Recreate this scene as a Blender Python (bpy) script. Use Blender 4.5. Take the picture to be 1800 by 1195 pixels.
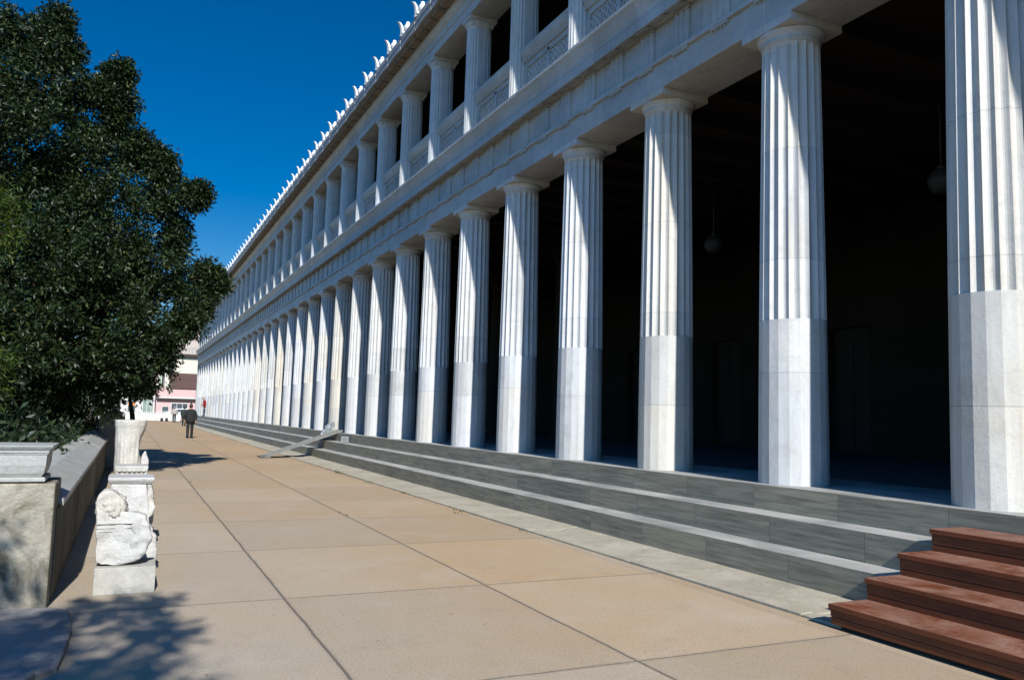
import bpy, bmesh, math, random
import numpy as np
from mathutils import Vector, Matrix, noise

for o in list(bpy.data.objects):
    bpy.data.objects.remove(o)
S = bpy.context.scene
COL = S.collection
R = math.radians
random.seed(7)
rng = np.random.default_rng(11)

# ------------------------------------------------------------------ camera
YAW, PITCH, ROLL = 0.4397, 0.0947, 0.0263
cam = bpy.data.cameras.new('camera')
cam.sensor_width = 36.0
cam.lens = 36.0 * 1425.91 / 1800.0
cam.clip_start = 0.05
cam.clip_end = 6000
co = bpy.data.objects.new('camera', cam)
COL.objects.link(co)
_cy, _sy, _cp, _sp = math.cos(YAW), math.sin(YAW), math.cos(PITCH), math.sin(PITCH)
_f = Vector((_sy * _cp, _cy * _cp, _sp))
_r = Vector((_cy, -_sy, 0))
_u = _r.cross(_f)
_r2 = math.cos(ROLL) * _r + math.sin(ROLL) * _u
_u2 = -math.sin(ROLL) * _r + math.cos(ROLL) * _u
m4 = Matrix.Identity(4)
for i in range(3):
    m4[i][0] = _r2[i]; m4[i][1] = _u2[i]; m4[i][2] = -_f[i]
m4.translation = Vector((0, 0, 1.5))
co.matrix_world = m4
S.camera = co

# ------------------------------------------------------------------ light
SUN_A, SUN_E = R(7.1), R(36.0)          # azimuth west of -Y, elevation
sdir = Vector((-math.cos(SUN_E) * math.sin(SUN_A), -math.cos(SUN_E) * math.cos(SUN_A), math.sin(SUN_E)))
sun = bpy.data.lights.new('sun', 'SUN')
sun.energy = 5.0
sun.angle = R(0.53)
sun.color = (1.0, 0.985, 0.955)
so = bpy.data.objects.new('sun', sun)
COL.objects.link(so)
so.rotation_euler = sdir.to_track_quat('Z', 'Y').to_euler()
so.location = (-10, -30, 40)

w = bpy.data.worlds.new('World')
S.world = w
w.use_nodes = True
nt = w.node_tree
bg = nt.nodes['Background']
sky = nt.nodes.new('ShaderNodeTexSky')
sky.sky_type = 'NISHITA'
sky.sun_disc = False
sky.sun_elevation = SUN_E
sky.sun_rotation = math.atan2(sdir.x, sdir.y)
sky.altitude = 0
sky.air_density = 1.0
sky.dust_density = 0.0
sky.ozone_density = 4.0
hs_ = nt.nodes.new('ShaderNodeHueSaturation')      # polarised, very deep blue sky
hs_.inputs['Saturation'].default_value = 1.5
hs_.inputs['Hue'].default_value = 0.506
nt.links.new(sky.outputs[0], hs_.inputs['Color'])
# sky scaled up to the south and west, added as fill for the shaded facade
tcw = nt.nodes.new('ShaderNodeTexCoord')
dt = nt.nodes.new('ShaderNodeVectorMath'); dt.operation = 'DOT_PRODUCT'
dt.inputs[1].default_value = Vector((-0.80, -0.58, 0.12)).normalized()
nt.links.new(tcw.outputs['Generated'], dt.inputs[0])
mrw = nt.nodes.new('ShaderNodeMapRange'); mrw.interpolation_type = 'SMOOTHSTEP'
for i_, v_ in ((1, -0.25), (2, 0.85), (3, 0.95), (4, 2.9)): mrw.inputs[i_].default_value = v_
nt.links.new(dt.outputs['Value'], mrw.inputs[0])
vs_ = nt.nodes.new('ShaderNodeVectorMath'); vs_.operation = 'SCALE'
nt.links.new(hs_.outputs[0], vs_.inputs[0]); nt.links.new(mrw.outputs[0], vs_.inputs['Scale'])
nt.links.new(vs_.outputs[0], bg.inputs[0])
bg.inputs[1].default_value = 0.05
S.view_settings.view_transform = 'Standard'
S.view_settings.look = 'None'
S.view_settings.exposure = 0.86
S.view_settings.gamma = 1.0
S.cycles.max_bounces = 6
S.cycles.diffuse_bounces = 2

# ------------------------------------------------------------------ helpers
def tag(o, label=None, cat=None, group=None, kind=None):
    if label: o['label'] = label
    if cat: o['category'] = cat
    if group: o['group'] = group
    if kind: o['kind'] = kind
    return o

def empty(name, loc, label, cat, group=None, rz=0):
    o = bpy.data.objects.new(name, None)
    o.empty_display_size = 0.3
    COL.objects.link(o)
    o.location = loc
    o.rotation_euler = (0, 0, rz)
    return tag(o, label, cat, group)

class MB:
    def __init__(s):
        s.v = []; s.f = []; s.sm = []
    def add(s, vs, fs, smooth=False):
        b = len(s.v)
        s.v += [tuple(p) for p in vs]
        s.f += [tuple(i + b for i in q) for q in fs]
        s.sm += [smooth] * len(fs)
    def box(s, x0, x1, y0, y1, z0, z1):
        s.add([(x0, y0, z0), (x1, y0, z0), (x1, y1, z0), (x0, y1, z0), (x0, y0, z1), (x1, y0, z1), (x1, y1, z1), (x0, y1, z1)],
              [(0, 3, 2, 1), (4, 5, 6, 7), (0, 1, 5, 4), (1, 2, 6, 5), (2, 3, 7, 6), (3, 0, 4, 7)])
    def rings(s, rings, caps=True, smooth=True, closed=True):
        n = len(rings[0]); vs = [p for r in rings for p in r]; fs = []
        for i in range(len(rings) - 1):
            for j in range(n if closed else n - 1):
                k = (j + 1) % n
                fs.append((i * n + j, i * n + k, (i + 1) * n + k, (i + 1) * n + j))
        b = len(s.v)
        s.add(vs, fs, smooth)
        if caps:
            s.f.append(tuple(b + j for j in range(n))[::-1]); s.sm.append(False)
            s.f.append(tuple(b + (len(rings) - 1) * n + j for j in range(n))); s.sm.append(False)
    def lathe(s, prof, n=24, c=(0, 0, 0), caps=True, smooth=True):
        s.rings([[(c[0] + r * math.cos(2 * math.pi * j / n), c[1] + r * math.sin(2 * math.pi * j / n), c[2] + z) for j in range(n)] for r, z in prof], caps, smooth)
    def prism_y(s, poly, y0, y1):      # poly of (x,z), extruded along y
        n = len(poly)
        s.add([(x, y0, z) for x, z in poly] + [(x, y1, z) for x, z in poly],
              [(i, (i + 1) % n, n + (i + 1) % n, n + i) for i in range(n)] + [tuple(range(n))[::-1], tuple(range(n, 2 * n))])
    def prism_x(s, poly, x0, x1):      # poly of (y,z)
        n = len(poly)
        s.add([(x0, y, z) for y, z in poly] + [(x1, y, z) for y, z in poly],
              [(i, (i + 1) % n, n + (i + 1) % n, n + i) for i in range(n)] + [tuple(range(n))[::-1], tuple(range(n, 2 * n))])
    def tube(s, pts, r, n=8, smooth=True):
        if not isinstance(r, (list, tuple)): r = [r] * len(pts)
        rings = []
        for i, p in enumerate(pts):
            a = Vector(pts[max(i - 1, 0)]); b = Vector(pts[min(i + 1, len(pts) - 1)])
            d = (b - a).normalized()
            u = d.cross(Vector((0.31, 0.17, 0.93) if abs(d.z) < 0.95 else (1, 0, 0))).normalized()
            v = d.cross(u)
            rings.append([tuple(Vector(p) + r[i] * (math.cos(2 * math.pi * j / n) * u + math.sin(2 * math.pi * j / n) * v)) for j in range(n)])
        s.rings(rings, True, smooth)
    def bar(s, a, b, wd, th, up=(0, 0, 1)):
        a = Vector(a); b = Vector(b); d = (b - a).normalized(); up = Vector(up)
        sd = d.cross(up).normalized() * wd / 2; u = sd.cross(d).normalized() * th / 2
        P = [a - sd - u, a + sd - u, a + sd + u, a - sd + u, b - sd - u, b + sd - u, b + sd + u, b - sd + u]
        s.add(P, [(0, 1, 2, 3), (7, 6, 5, 4), (0, 4, 5, 1), (1, 5, 6, 2), (2, 6, 7, 3), (3, 7, 4, 0)])
    def mesh(s, name):
        me = bpy.data.meshes.new(name)
        me.from_pydata(s.v, [], s.f)
        me.polygons.foreach_set('use_smooth', s.sm)
        bm = bmesh.new(); bm.from_mesh(me)
        bmesh.ops.recalc_face_normals(bm, faces=bm.faces)
        bm.to_mesh(me); bm.free()
        me.update()
        return me
    def build(s, name, mat, parent=None, loc=None, bevel=0):
        o = bpy.data.objects.new(name, s.mesh(name))
        if mat: o.data.materials.append(mat)
        COL.objects.link(o)
        if parent: o.parent = parent
        if loc: o.location = loc
        if bevel:
            md = o.modifiers.new('bevel', 'BEVEL'); md.width = bevel; md.segments = 2; md.limit_method = 'ANGLE'; md.angle_limit = R(40)
        return o

# ------------------------------------------------------------------ materials
class NT:
    def __init__(s, name, rough=0.6, spec=0.3):
        s.m = bpy.data.materials.new(name); s.m.use_nodes = True
        s.t = s.m.node_tree; s.b = s.t.nodes['Principled BSDF']
        s.b.inputs['Roughness'].default_value = rough
        s.b.inputs['Specular IOR Level'].default_value = spec
    def n(s, typ, **kw):
        x = s.t.nodes.new(typ)
        for k, v in kw.items(): setattr(x, k, v)
        return x
    def l(s, a, b): s.t.links.new(a, b)
    def coord(s, scale=(1, 1, 1), rand=True):
        tc = s.n('ShaderNodeTexCoord'); mp = s.n('ShaderNodeMapping')
        mp.inputs['Scale'].default_value = scale
        s.l(tc.outputs['Object'], mp.inputs['Vector'])
        if rand:
            oi = s.n('ShaderNodeObjectInfo'); mu = s.n('ShaderNodeMath', operation='MULTIPLY'); mu.inputs[1].default_value = 57.0
            s.l(oi.outputs['Random'], mu.inputs[0]); s.l(mu.outputs[0], mp.inputs['Location'])
        return mp.outputs[0]
    def noise(s, vec, scale, detail=5, rough=0.6, dist=0.0):
        x = s.n('ShaderNodeTexNoise'); s.l(vec, x.inputs['Vector'])
        x.inputs['Scale'].default_value = scale; x.inputs['Detail'].default_value = detail
        x.inputs['Roughness'].default_value = rough; x.inputs['Distortion'].default_value = dist
        return x.outputs['Fac']
    def ramp(s, fac, stops):
        x = s.n('ShaderNodeValToRGB'); e = x.color_ramp.elements
        while len(e) < len(stops): e.new(0.5)
        for i, (p, c) in enumerate(stops):
            e[i].position = p; e[i].color = (*c, 1) if len(c) == 3 else c
        s.l(fac, x.inputs[0]); return x.outputs[0]
    def mix(s, fac, a, b, mode='MIX'):
        x = s.n('ShaderNodeMix', data_type='RGBA', blend_type=mode)
        if isinstance(fac, (int, float)): x.inputs[0].default_value = fac
        else: s.l(fac, x.inputs[0])
        for i, q in ((6, a), (7, b)):
            if isinstance(q, tuple): x.inputs[i].default_value = (*q, 1)
            else: s.l(q, x.inputs[i])
        return x.outputs[2]
    def math(s, op, a, b=None):
        x = s.n('ShaderNodeMath', operation=op)
        for i, q in ((0, a), (1, b)):
            if q is None: continue
            if isinstance(q, (int, float)): x.inputs[i].default_value = q
            else: s.l(q, x.inputs[i])
        return x.outputs[0]
    def col(s, c): s.l(c, s.b.inputs['Base Color'])
    def bump(s, h, dist=0.01, strength=0.5):
        x = s.n('ShaderNodeBump'); x.inputs['Distance'].default_value = dist; x.inputs['Strength'].default_value = strength
        s.l(h, x.inputs['Height']); s.l(x.outputs[0], s.b.inputs['Normal'])

def flat(name, c, rough=0.6, spec=0.3, var=0.12, scale=6.0, bump=0.0, metal=0.0):
    t = NT(name, rough, spec); v = t.coord()
    f = t.noise(v, scale, 5, 0.65)
    t.col(t.ramp(f, [(0.25, tuple(q * (1 - var) for q in c)), (0.75, tuple(min(1, q * (1 + var)) for q in c))]))
    if bump: t.bump(t.noise(v, scale * 6, 4), bump)
    t.b.inputs['Metallic'].default_value = metal
    return t.m

def marble(name, base, streak=(1, 1, 1), dark=0.75, warm=(1.0, 0.96, 0.88), scale=2.0, stain=0.35, bump=0.004, tint=True, rough=0.5, drums=None, joints=None, grime=1.0):
    t = NT(name, rough, 0.3); v = t.coord(streak)
    a = t.noise(v, scale, 8, 0.65, 0.6)
    c1 = t.ramp(a, [(0.3, tuple(q * dark for q in base)), (0.5, tuple(q * (0.5 + dark / 2) for q in base)), (0.68, base)])
    v2 = t.coord((1, 1, 1))
    st = t.noise(v2, 1.1, 6, 0.7, 0.4)
    sf = t.ramp(st, [(0.52, (0, 0, 0)), (0.75, (stain, stain, stain))])
    c2 = t.mix(sf, c1, tuple(q * k * 0.78 for q, k in zip(base, (1.0, 0.86, 0.64))), 'MIX')
    if tint:
        oi = t.n('ShaderNodeObjectInfo')
        tf = t.ramp(oi.outputs['Random'], [(0.5, (0, 0, 0)), (1.0, (0.8, 0.8, 0.8))])
        c2 = t.mix(tf, c2, t.mix(1.0, c2, warm, 'MULTIPLY'))
    sp = t.noise(v2, 60, 3, 0.7)
    c2 = t.mix(t.ramp(sp, [(0.30, (0.35, 0.35, 0.35)), (0.42, (0, 0, 0))]), c2, tuple(q * 0.6 for q in base))
    # grime: soft blotches, fine grey speckle and vertical run-off streaks
    gm = t.noise(v2, 3.3, 8, 0.75, 0.8)
    c2 = t.mix(t.ramp(gm, [(0.5, (0, 0, 0)), (0.72, (0.42 * grime,) * 3)]), c2, tuple(q * 0.48 for q in base))
    run = t.noise(t.coord((7, 7, 0.25)), 1.5, 6, 0.7)
    c2 = t.mix(t.ramp(run, [(0.54, (0, 0, 0)), (0.72, (0.38 * grime,) * 3)]), c2, (base[0] * 0.62, base[1] * 0.56, base[2] * 0.45))
    fs = t.noise(v2, 24, 5, 0.8)
    c2 = t.mix(t.ramp(fs, [(0.56, (0, 0, 0)), (0.70, (0.35 * grime,) * 3)]), c2, tuple(q * 0.5 for q in base))
    if drums or joints:
        tc = t.n('ShaderNodeTexCoord'); sx = t.n('ShaderNodeSeparateXYZ'); t.l(tc.outputs['Object'], sx.inputs[0])
        oi2 = t.n('ShaderNodeObjectInfo')
        if drums: u = t.math('DIVIDE', t.math('ADD', sx.outputs[2], t.math('MULTIPLY', oi2.outputs['Random'], 0.5)), drums)
        else: u = t.math('DIVIDE', t.math('SUBTRACT', sx.outputs[1], joints[0]), joints[1])
        cbv = t.n('ShaderNodeCombineXYZ'); t.l(t.math('FLOOR', u), cbv.inputs[0]); t.l(t.math('MULTIPLY', oi2.outputs['Random'], 91.0), cbv.inputs[1])
        wv = t.n('ShaderNodeTexWhiteNoise', noise_dimensions='2D'); t.l(cbv.outputs[0], wv.inputs['Vector'])
        c2 = t.mix(1.0, c2, t.ramp(wv.outputs['Value'], [(0, (0.86, 0.85, 0.83)), (0.6, (1.0, 1.0, 1.0)), (1.0, (1.03, 0.98, 0.90))]), 'MULTIPLY')
        c2 = t.mix(t.math('MULTIPLY', t.math('LESS_THAN', t.math('FRACT', u), 0.007 / (drums or joints[1]) * 1.0), 0.6), c2, tuple(q * 0.3 for q in base))
    t.col(c2)
    t.bump(t.math('ADD', t.noise(v2, 30, 6, 0.7), t.math('MULTIPLY', fs, 0.5)), bump, 0.7)
    return t.m

M = {}
M['column'] = marble('pentelic_marble_column', (0.445, 0.45, 0.445), (3.0, 3.0, 0.35), 0.80, (1.0, 0.93, 0.80), 2.4, 0.4, drums=1.28)
M['marble'] = marble('pentelic_marble', (0.36, 0.38, 0.385), (1.0, 0.5, 1.0), 0.72, scale=2.2, tint=False, stain=0.6, bump=0.008, joints=(7.0, 1.21))
M['upper'] = marble('pentelic_marble_upper', (0.39, 0.40, 0.40), (2.5, 2.5, 0.5), 0.85)
M['antefix'] = marble('white_marble_antefix', (0.55, 0.545, 0.52), (1, 1, 1), 0.8, tint=False)
M['sculpture'] = marble('weathered_white_marble', (0.43, 0.42, 0.395), (1, 1, 0.6), 0.70, (1, 0.95, 0.86), 5.0, 0.4, 0.02, grime=0.55)
M['box_marble'] = marble('carved_grey_marble', (0.30, 0.31, 0.295), (0.5, 1, 2.2), 0.75, scale=6.0, bump=0.01)

def step_marble():
    t = NT('grey_streaked_step_marble', 0.55, 0.3)
    tc = t.n('ShaderNodeTexCoord'); sx = t.n('ShaderNodeSeparateXYZ'); t.l(tc.outputs['Object'], sx.inputs[0])
    x, y, z = sx.outputs
    row = t.math('FLOOR', t.math('DIVIDE', t.math('ADD', z, 0.268), 0.272))
    off = t.math('MULTIPLY', row, 0.57)
    u = t.math('DIVIDE', t.math('ADD', t.math('SUBTRACT', y, 5.25), off), 1.19)
    idx = t.math('FLOOR', u); fr = t.math('FRACT', u)
    cb = t.n('ShaderNodeCombineXYZ'); t.l(idx, cb.inputs[0]); t.l(row, cb.inputs[1])
    wn = t.n('ShaderNodeTexWhiteNoise', noise_dimensions='3D'); t.l(cb.outputs[0], wn.inputs['Vector'])
    mp = t.n('ShaderNodeMapping'); mp.inputs['Scale'].default_value = (1, 0.6, 11.0)
    t.l(tc.outputs['Object'], mp.inputs['Vector'])
    ad = t.n('ShaderNodeVectorMath', operation='ADD'); t.l(mp.outputs[0], ad.inputs[0])
    sc = t.n('ShaderNodeVectorMath', operation='SCALE'); t.l(wn.outputs['Color'], sc.inputs[0]); sc.inputs['Scale'].default_value = 40
    t.l(sc.outputs[0], ad.inputs[1])
    a = t.noise(ad.outputs[0], 2.2, 9, 0.68, 0.35)
    c = t.ramp(a, [(0.28, (0.092, 0.088, 0.068)), (0.46, (0.175, 0.163, 0.125)), (0.60, (0.25, 0.23, 0.175)), (0.8, (0.34, 0.305, 0.23))])
    mu = t.ramp(wn.outputs['Value'], [(0, (0.84, 0.85, 0.84)), (1, (1.10, 1.07, 1.00))])
    c = t.mix(1.0, c, mu, 'MULTIPLY')
    br = t.noise(tc.outputs['Object'], 1.3, 5, 0.7)
    c = t.mix(t.ramp(br, [(0.5, (0, 0, 0)), (0.75, (0.5, 0.5, 0.5))]), c, (0.26, 0.22, 0.14))
    jf = t.math('LESS_THAN', fr, 0.006)
    c = t.mix(t.math('MULTIPLY', jf, 0.7), c, (0.07, 0.065, 0.06))
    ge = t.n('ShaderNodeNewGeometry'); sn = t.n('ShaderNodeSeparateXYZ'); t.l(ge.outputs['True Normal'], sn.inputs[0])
    lit_top = t.ramp(t.noise(mp.outputs[0], 1.6, 6, 0.65, 0.6), [(0.34, (0.17, 0.168, 0.155)), (0.48, (0.25, 0.245, 0.222)), (0.66, (0.32, 0.31, 0.28))])
    lit_top = t.mix(jf, lit_top, (0.2, 0.19, 0.17))
    c = t.mix(t.math('GREATER_THAN', sn.outputs[2], 0.7), c, lit_top)     # upper faces painted lighter, sunlit tread tone put into the colour
    t.col(c); t.bump(a, 0.004, 0.4)
    return t.m
M['step'] = step_marble()

def paving():
    t = NT('tan_aggregate_paving', 0.8, 0.2)
    tc = t.n('ShaderNodeTexCoord')
    wob = t.noise(tc.outputs['Object'], 2.2, 4, 0.6)
    w2 = t.math('MULTIPLY', t.math('SUBTRACT', wob, 0.5), 0.03)
    sx = t.n('ShaderNodeSeparateXYZ'); t.l(tc.outputs['Object'], sx.inputs[0]); x, y, z = sx.outputs
    u = t.math('DIVIDE', t.math('SUBTRACT', t.math('ADD', x, w2), 1.245), 1.755)
    v = t.math('DIVIDE', t.math('SUBTRACT', t.math('ADD', y, w2), 6.82), 2.42)
    def dist(q, size):
        f = t.math('FRACT', q); g = t.math('MINIMUM', f, t.math('SUBTRACT', 1.0, f)); return t.math('MULTIPLY', g, size)
    du, dv = dist(u, 1.755), dist(v, 2.42)
    cb = t.n('ShaderNodeCombineXYZ'); t.l(t.math('FLOOR', u), cb.inputs[0]); t.l(t.math('FLOOR', v), cb.inputs[1])
    wn = t.n('ShaderNodeTexWhiteNoise', noise_dimensions='2D'); t.l(cb.outputs[0], wn.inputs['Vector'])
    big = t.noise(tc.outputs['Object'], 0.45, 5, 0.62)
    xm = t.n('ShaderNodeMapRange'); t.l(x, xm.inputs[0]); xm.inputs[1].default_value = 0.6; xm.inputs[2].default_value = 3.2
    ym = t.n('ShaderNodeMapRange'); t.l(y, ym.inputs[0]); ym.inputs[1].default_value = 4; ym.inputs[2].default_value = 30
    tone = t.math('ADD', t.math('MULTIPLY', xm.outputs[0], 0.42), t.math('MULTIPLY', ym.outputs[0], 0.40))
    tone = t.math('ADD', tone, t.math('MULTIPLY', wn.outputs['Value'], 0.28))
    tone = t.math('ADD', tone, t.math('MULTIPLY', t.math('SUBTRACT', big, 0.5), 1.1))
    c = t.ramp(tone, [(0.0, (0.280, 0.243, 0.190)), (0.45, (0.300, 0.235, 0.160)), (1.0, (0.300, 0.203, 0.108))])
    agg = t.noise(tc.outputs['Object'], 130, 3, 0.75)
    c = t.mix(t.ramp(agg, [(0.35, (0.45, 0.45, 0.45)), (0.5, (0, 0, 0))]), c, (0.14, 0.105, 0.08))
    c = t.mix(t.ramp(agg, [(0.6, (0, 0, 0)), (0.72, (0.5, 0.5, 0.5))]), c, (0.38, 0.33, 0.275))
    med = t.noise(tc.outputs['Object'], 3.5, 6, 0.7)
    c = t.mix(t.ramp(med, [(0.52, (0, 0, 0)), (0.75, (0.35, 0.35, 0.35))]), c, (0.19, 0.155, 0.122))
    pale = t.noise(tc.outputs['Object'], 1.1, 7, 0.75, 0.6)
    c = t.mix(t.ramp(pale, [(0.50, (0, 0, 0)), (0.72, (0.28, 0.28, 0.28))]), c, (0.36, 0.325, 0.285))
    grit = t.noise(tc.outputs['Object'], 48, 4, 0.8)
    c = t.mix(1.0, c, t.ramp(grit, [(0.32, (0.78, 0.77, 0.76)), (0.5, (1, 1, 1)), (0.68, (1.16, 1.15, 1.13))]), 'MULTIPLY')
    spk = t.noise(tc.outputs['Object'], 17, 2, 0.5)
    c = t.mix(t.ramp(spk, [(0.70, (0, 0, 0)), (0.76, (0.6, 0.6, 0.6))]), c, (0.12, 0.09, 0.07))
    c = t.mix(1.0, c, t.ramp(wn.outputs['Color'], [(0, (0.90, 0.90, 0.90)), (1, (1.08, 1.08, 1.08))]), 'MULTIPLY')
    # joints: dark gritty line, moss in places
    gn = t.noise(tc.outputs['Object'], 1.7, 4, 0.7)
    jc = t.mix(t.ramp(gn, [(0.58, (0, 0, 0)), (0.70, (1, 1, 1))]), (0.05, 0.045, 0.04), (0.06, 0.07, 0.025))
    wd = t.math('ADD', 0.006, t.math('MULTIPLY', t.noise(tc.outputs['Object'], 14, 4, 0.7), 0.016))
    ju = t.math('MULTIPLY', t.math('LESS_THAN', du, t.math('MULTIPLY', wd, 0.78)), t.math('LESS_THAN', x, 4.2)); jv = t.math('LESS_THAN', dv, t.math('MULTIPLY', wd, 0.55))
    c = t.mix(t.math('MULTIPLY', t.math('MAXIMUM', ju, jv), 0.88), c, jc)
    # dark worn halo beside joints
    c = t.mix(t.math('MULTIPLY', t.math('LESS_THAN', t.math('MINIMUM', du, dv), t.math('MULTIPLY', med, 0.06)), 0.25), c, (0.20, 0.16, 0.12))
    t.col(c)
    t.bump(agg, 0.004, 0.5)
    return t.m
M['paving'] = paving()

def concrete(name, base, stain=(0.2, 0.17, 0.12), amount=0.7, scale=1.6, streak=(1, 1, 1), bump=0.012):
    t = NT(name, 0.85, 0.15); v = t.coord(streak)
    a = t.noise(v, scale, 9, 0.68, 0.3); b = t.noise(v, scale * 9, 6, 0.7)
    c = t.ramp(a, [(0.35, tuple(q * 0.75 for q in base)), (0.65, base)])
    c = t.mix(t.ramp(t.noise(v, scale * 0.8, 7, 0.72, 0.8), [(0.45, (0, 0, 0)), (0.68, (amount,) * 3)]), c, stain)
    c = t.mix(t.ramp(b, [(0.32, (0.5, 0.5, 0.5)), (0.48, (0, 0, 0))]), c, tuple(q * 0.5 for q in base))
    t.col(c); t.bump(t.math('ADD', b, t.math('MULTIPLY', a, 0.6)), bump, 0.7)
    return t.m
M['kerb'] = concrete('pale_kerb_concrete', (0.33, 0.295, 0.225), (0.20, 0.17, 0.115), 0.6, 2.2)
M['pier'] = concrete('mottled_limestone_pier', (0.30, 0.275, 0.22), (0.065, 0.05, 0.027), 0.95, 3.6, bump=0.02)
M['wall_stone'] = concrete('streaked_wall_stone', (0.15, 0.135, 0.105), (0.05, 0.042, 0.028), 0.8, 3.0, (1, 1, 0.25))
M['coping'] = marble('grey_coping_marble', (0.33, 0.33, 0.31), (1.6, 0.6, 1), 0.7, scale=5.0, tint=False, stain=0.5, bump=0.008)
M['plinth'] = concrete('cast_plinth', (0.33, 0.315, 0.275), (0.20, 0.18, 0.14), 0.5, 3.0, bump=0.006)
M['low_slab'] = concrete('blue_grey_slab', (0.22, 0.21, 0.20), (0.13, 0.115, 0.095), 0.5, 2.0)
M['earth'] = concrete('bare_earth', (0.22, 0.17, 0.11), (0.07, 0.08, 0.035), 0.6, 0.8)

def wood_red():
    t = NT('red_painted_timber', 0.55, 0.35); v = t.coord((1, 1, 1))
    tc = t.n('ShaderNodeTexCoord'); mp = t.n('ShaderNodeMapping'); mp.inputs['Scale'].default_value = (9, 0.7, 9); t.l(tc.outputs['Object'], mp.inputs['Vector'])
    g = t.noise(mp.outputs[0], 3.5, 7, 0.65, 0.4)
    c = t.ramp(g, [(0.3, (0.062, 0.015, 0.004)), (0.6, (0.125, 0.032, 0.009)), (0.8, (0.17, 0.052, 0.018))])
    # worn, dusty treads (only on faces that look up)
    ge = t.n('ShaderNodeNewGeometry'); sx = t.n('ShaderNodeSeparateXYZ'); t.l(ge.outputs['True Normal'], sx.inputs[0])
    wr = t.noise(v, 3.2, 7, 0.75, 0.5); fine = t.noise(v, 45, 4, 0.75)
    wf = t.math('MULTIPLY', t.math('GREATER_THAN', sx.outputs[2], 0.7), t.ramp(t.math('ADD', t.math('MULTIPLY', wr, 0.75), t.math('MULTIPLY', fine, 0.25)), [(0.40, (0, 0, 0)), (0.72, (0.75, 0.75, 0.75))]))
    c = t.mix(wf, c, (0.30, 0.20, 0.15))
    t.col(c); t.bump(g, 0.003, 0.5)
    return t.m
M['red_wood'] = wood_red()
M['dark_gap'] = flat('dark_timber', (0.03, 0.022, 0.018), 0.8)
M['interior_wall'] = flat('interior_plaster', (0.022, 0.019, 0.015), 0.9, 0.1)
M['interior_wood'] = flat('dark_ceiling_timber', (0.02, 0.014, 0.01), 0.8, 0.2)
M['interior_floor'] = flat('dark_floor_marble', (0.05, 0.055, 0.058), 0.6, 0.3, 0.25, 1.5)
M['door_wood'] = flat('dark_door_timber', (0.02, 0.014, 0.01), 0.7)
M['terracotta'] = flat('terracotta_tiles', (0.36, 0.16, 0.085), 0.8, 0.2, 0.25, 3)
M['eave'] = marble('eave_tile_marble', (0.27, 0.275, 0.275), (1, 1, 1), 0.7, tint=False, scale=4, stain=0.5)
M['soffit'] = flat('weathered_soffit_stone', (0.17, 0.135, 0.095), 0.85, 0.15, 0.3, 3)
M['metal'] = flat('galvanised_aluminium', (0.14, 0.14, 0.13), 0.5, 0.4, 0.25, 12, metal=0.3)
M['white_paint'] = flat('white_painted_metal', (0.5, 0.5, 0.49), 0.5, 0.4, 0.06)
M['white_wall'] = flat('whitewashed_wall', (0.40, 0.39, 0.36), 0.85, 0.2, 0.08, 1.2)
M['pink_wall'] = flat('pink_stucco', (0.40, 0.265, 0.25), 0.85, 0.2, 0.07, 0.8)
M['cream_wall'] = flat('cream_stucco', (0.42, 0.39, 0.32), 0.85, 0.2, 0.06, 0.6)
M['pale_wall'] = flat('pale_block_wall', (0.32, 0.28, 0.24), 0.85, 0.2, 0.06, 0.6)
M['brown_roof'] = flat('brown_tile_roof', (0.075, 0.042, 0.034), 0.85, 0.2, 0.25, 2)
M['orange_panel'] = flat('orange_timber_panel', (0.38, 0.15, 0.05), 0.7, 0.3, 0.2, 2)
M['glass'] = flat('dark_window_glass', (0.05, 0.065, 0.07), 0.12, 0.6, 0.3, 1.0)
M['green_glass'] = flat('greenish_shop_glass', (0.16, 0.21, 0.18), 0.15, 0.6, 0.3, 1.0)
M['black'] = flat('black_cloth', (0.012, 0.013, 0.013), 0.85, 0.2, 0.3, 20)
M['dark_green'] = flat('dark_green_cloth', (0.015, 0.022, 0.019), 0.85, 0.2, 0.3, 20)
M['red_cloth'] = flat('red_cloth', (0.16, 0.012, 0.014), 0.8, 0.2, 0.2, 15)
M['light_cloth'] = flat('pale_grey_cloth', (0.24, 0.22, 0.205), 0.85, 0.2, 0.1, 15)
M['navy'] = flat('navy_cloth', (0.02, 0.025, 0.04), 0.85, 0.2, 0.2, 15)
M['skin'] = flat('skin', (0.30, 0.165, 0.11), 0.55, 0.35, 0.08, 20)
M['hair'] = flat('dark_hair', (0.02, 0.014, 0.01), 0.6, 0.4, 0.3, 40)
M['grey_hair'] = flat('grey_hair', (0.2, 0.19, 0.18), 0.6, 0.4, 0.3, 40)
M['bark'] = concrete('rough_bark', (0.09, 0.065, 0.045), (0.03, 0.025, 0.02), 0.7, 4, (3, 3, 0.6), 0.03)
M['car_paint'] = flat('silver_car_paint', (0.62, 0.64, 0.66), 0.25, 0.6, 0.03, 1, metal=0.2)
M['tyre'] = flat('black_rubber', (0.02, 0.02, 0.02), 0.85, 0.2)
M['plastic'] = flat('translucent_grey_sheet', (0.15, 0.165, 0.175), 0.3, 0.5, 0.25, 8)
M['lamp_glass'] = flat('unlit_globe_glass', (0.025, 0.025, 0.022), 0.5, 0.2, 0.05)
M['dark_stone'] = marble('dark_weathered_stone', (0.20, 0.22, 0.24), (1, 1, 1), 0.6, tint=False, scale=5, bump=0.02)

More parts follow.
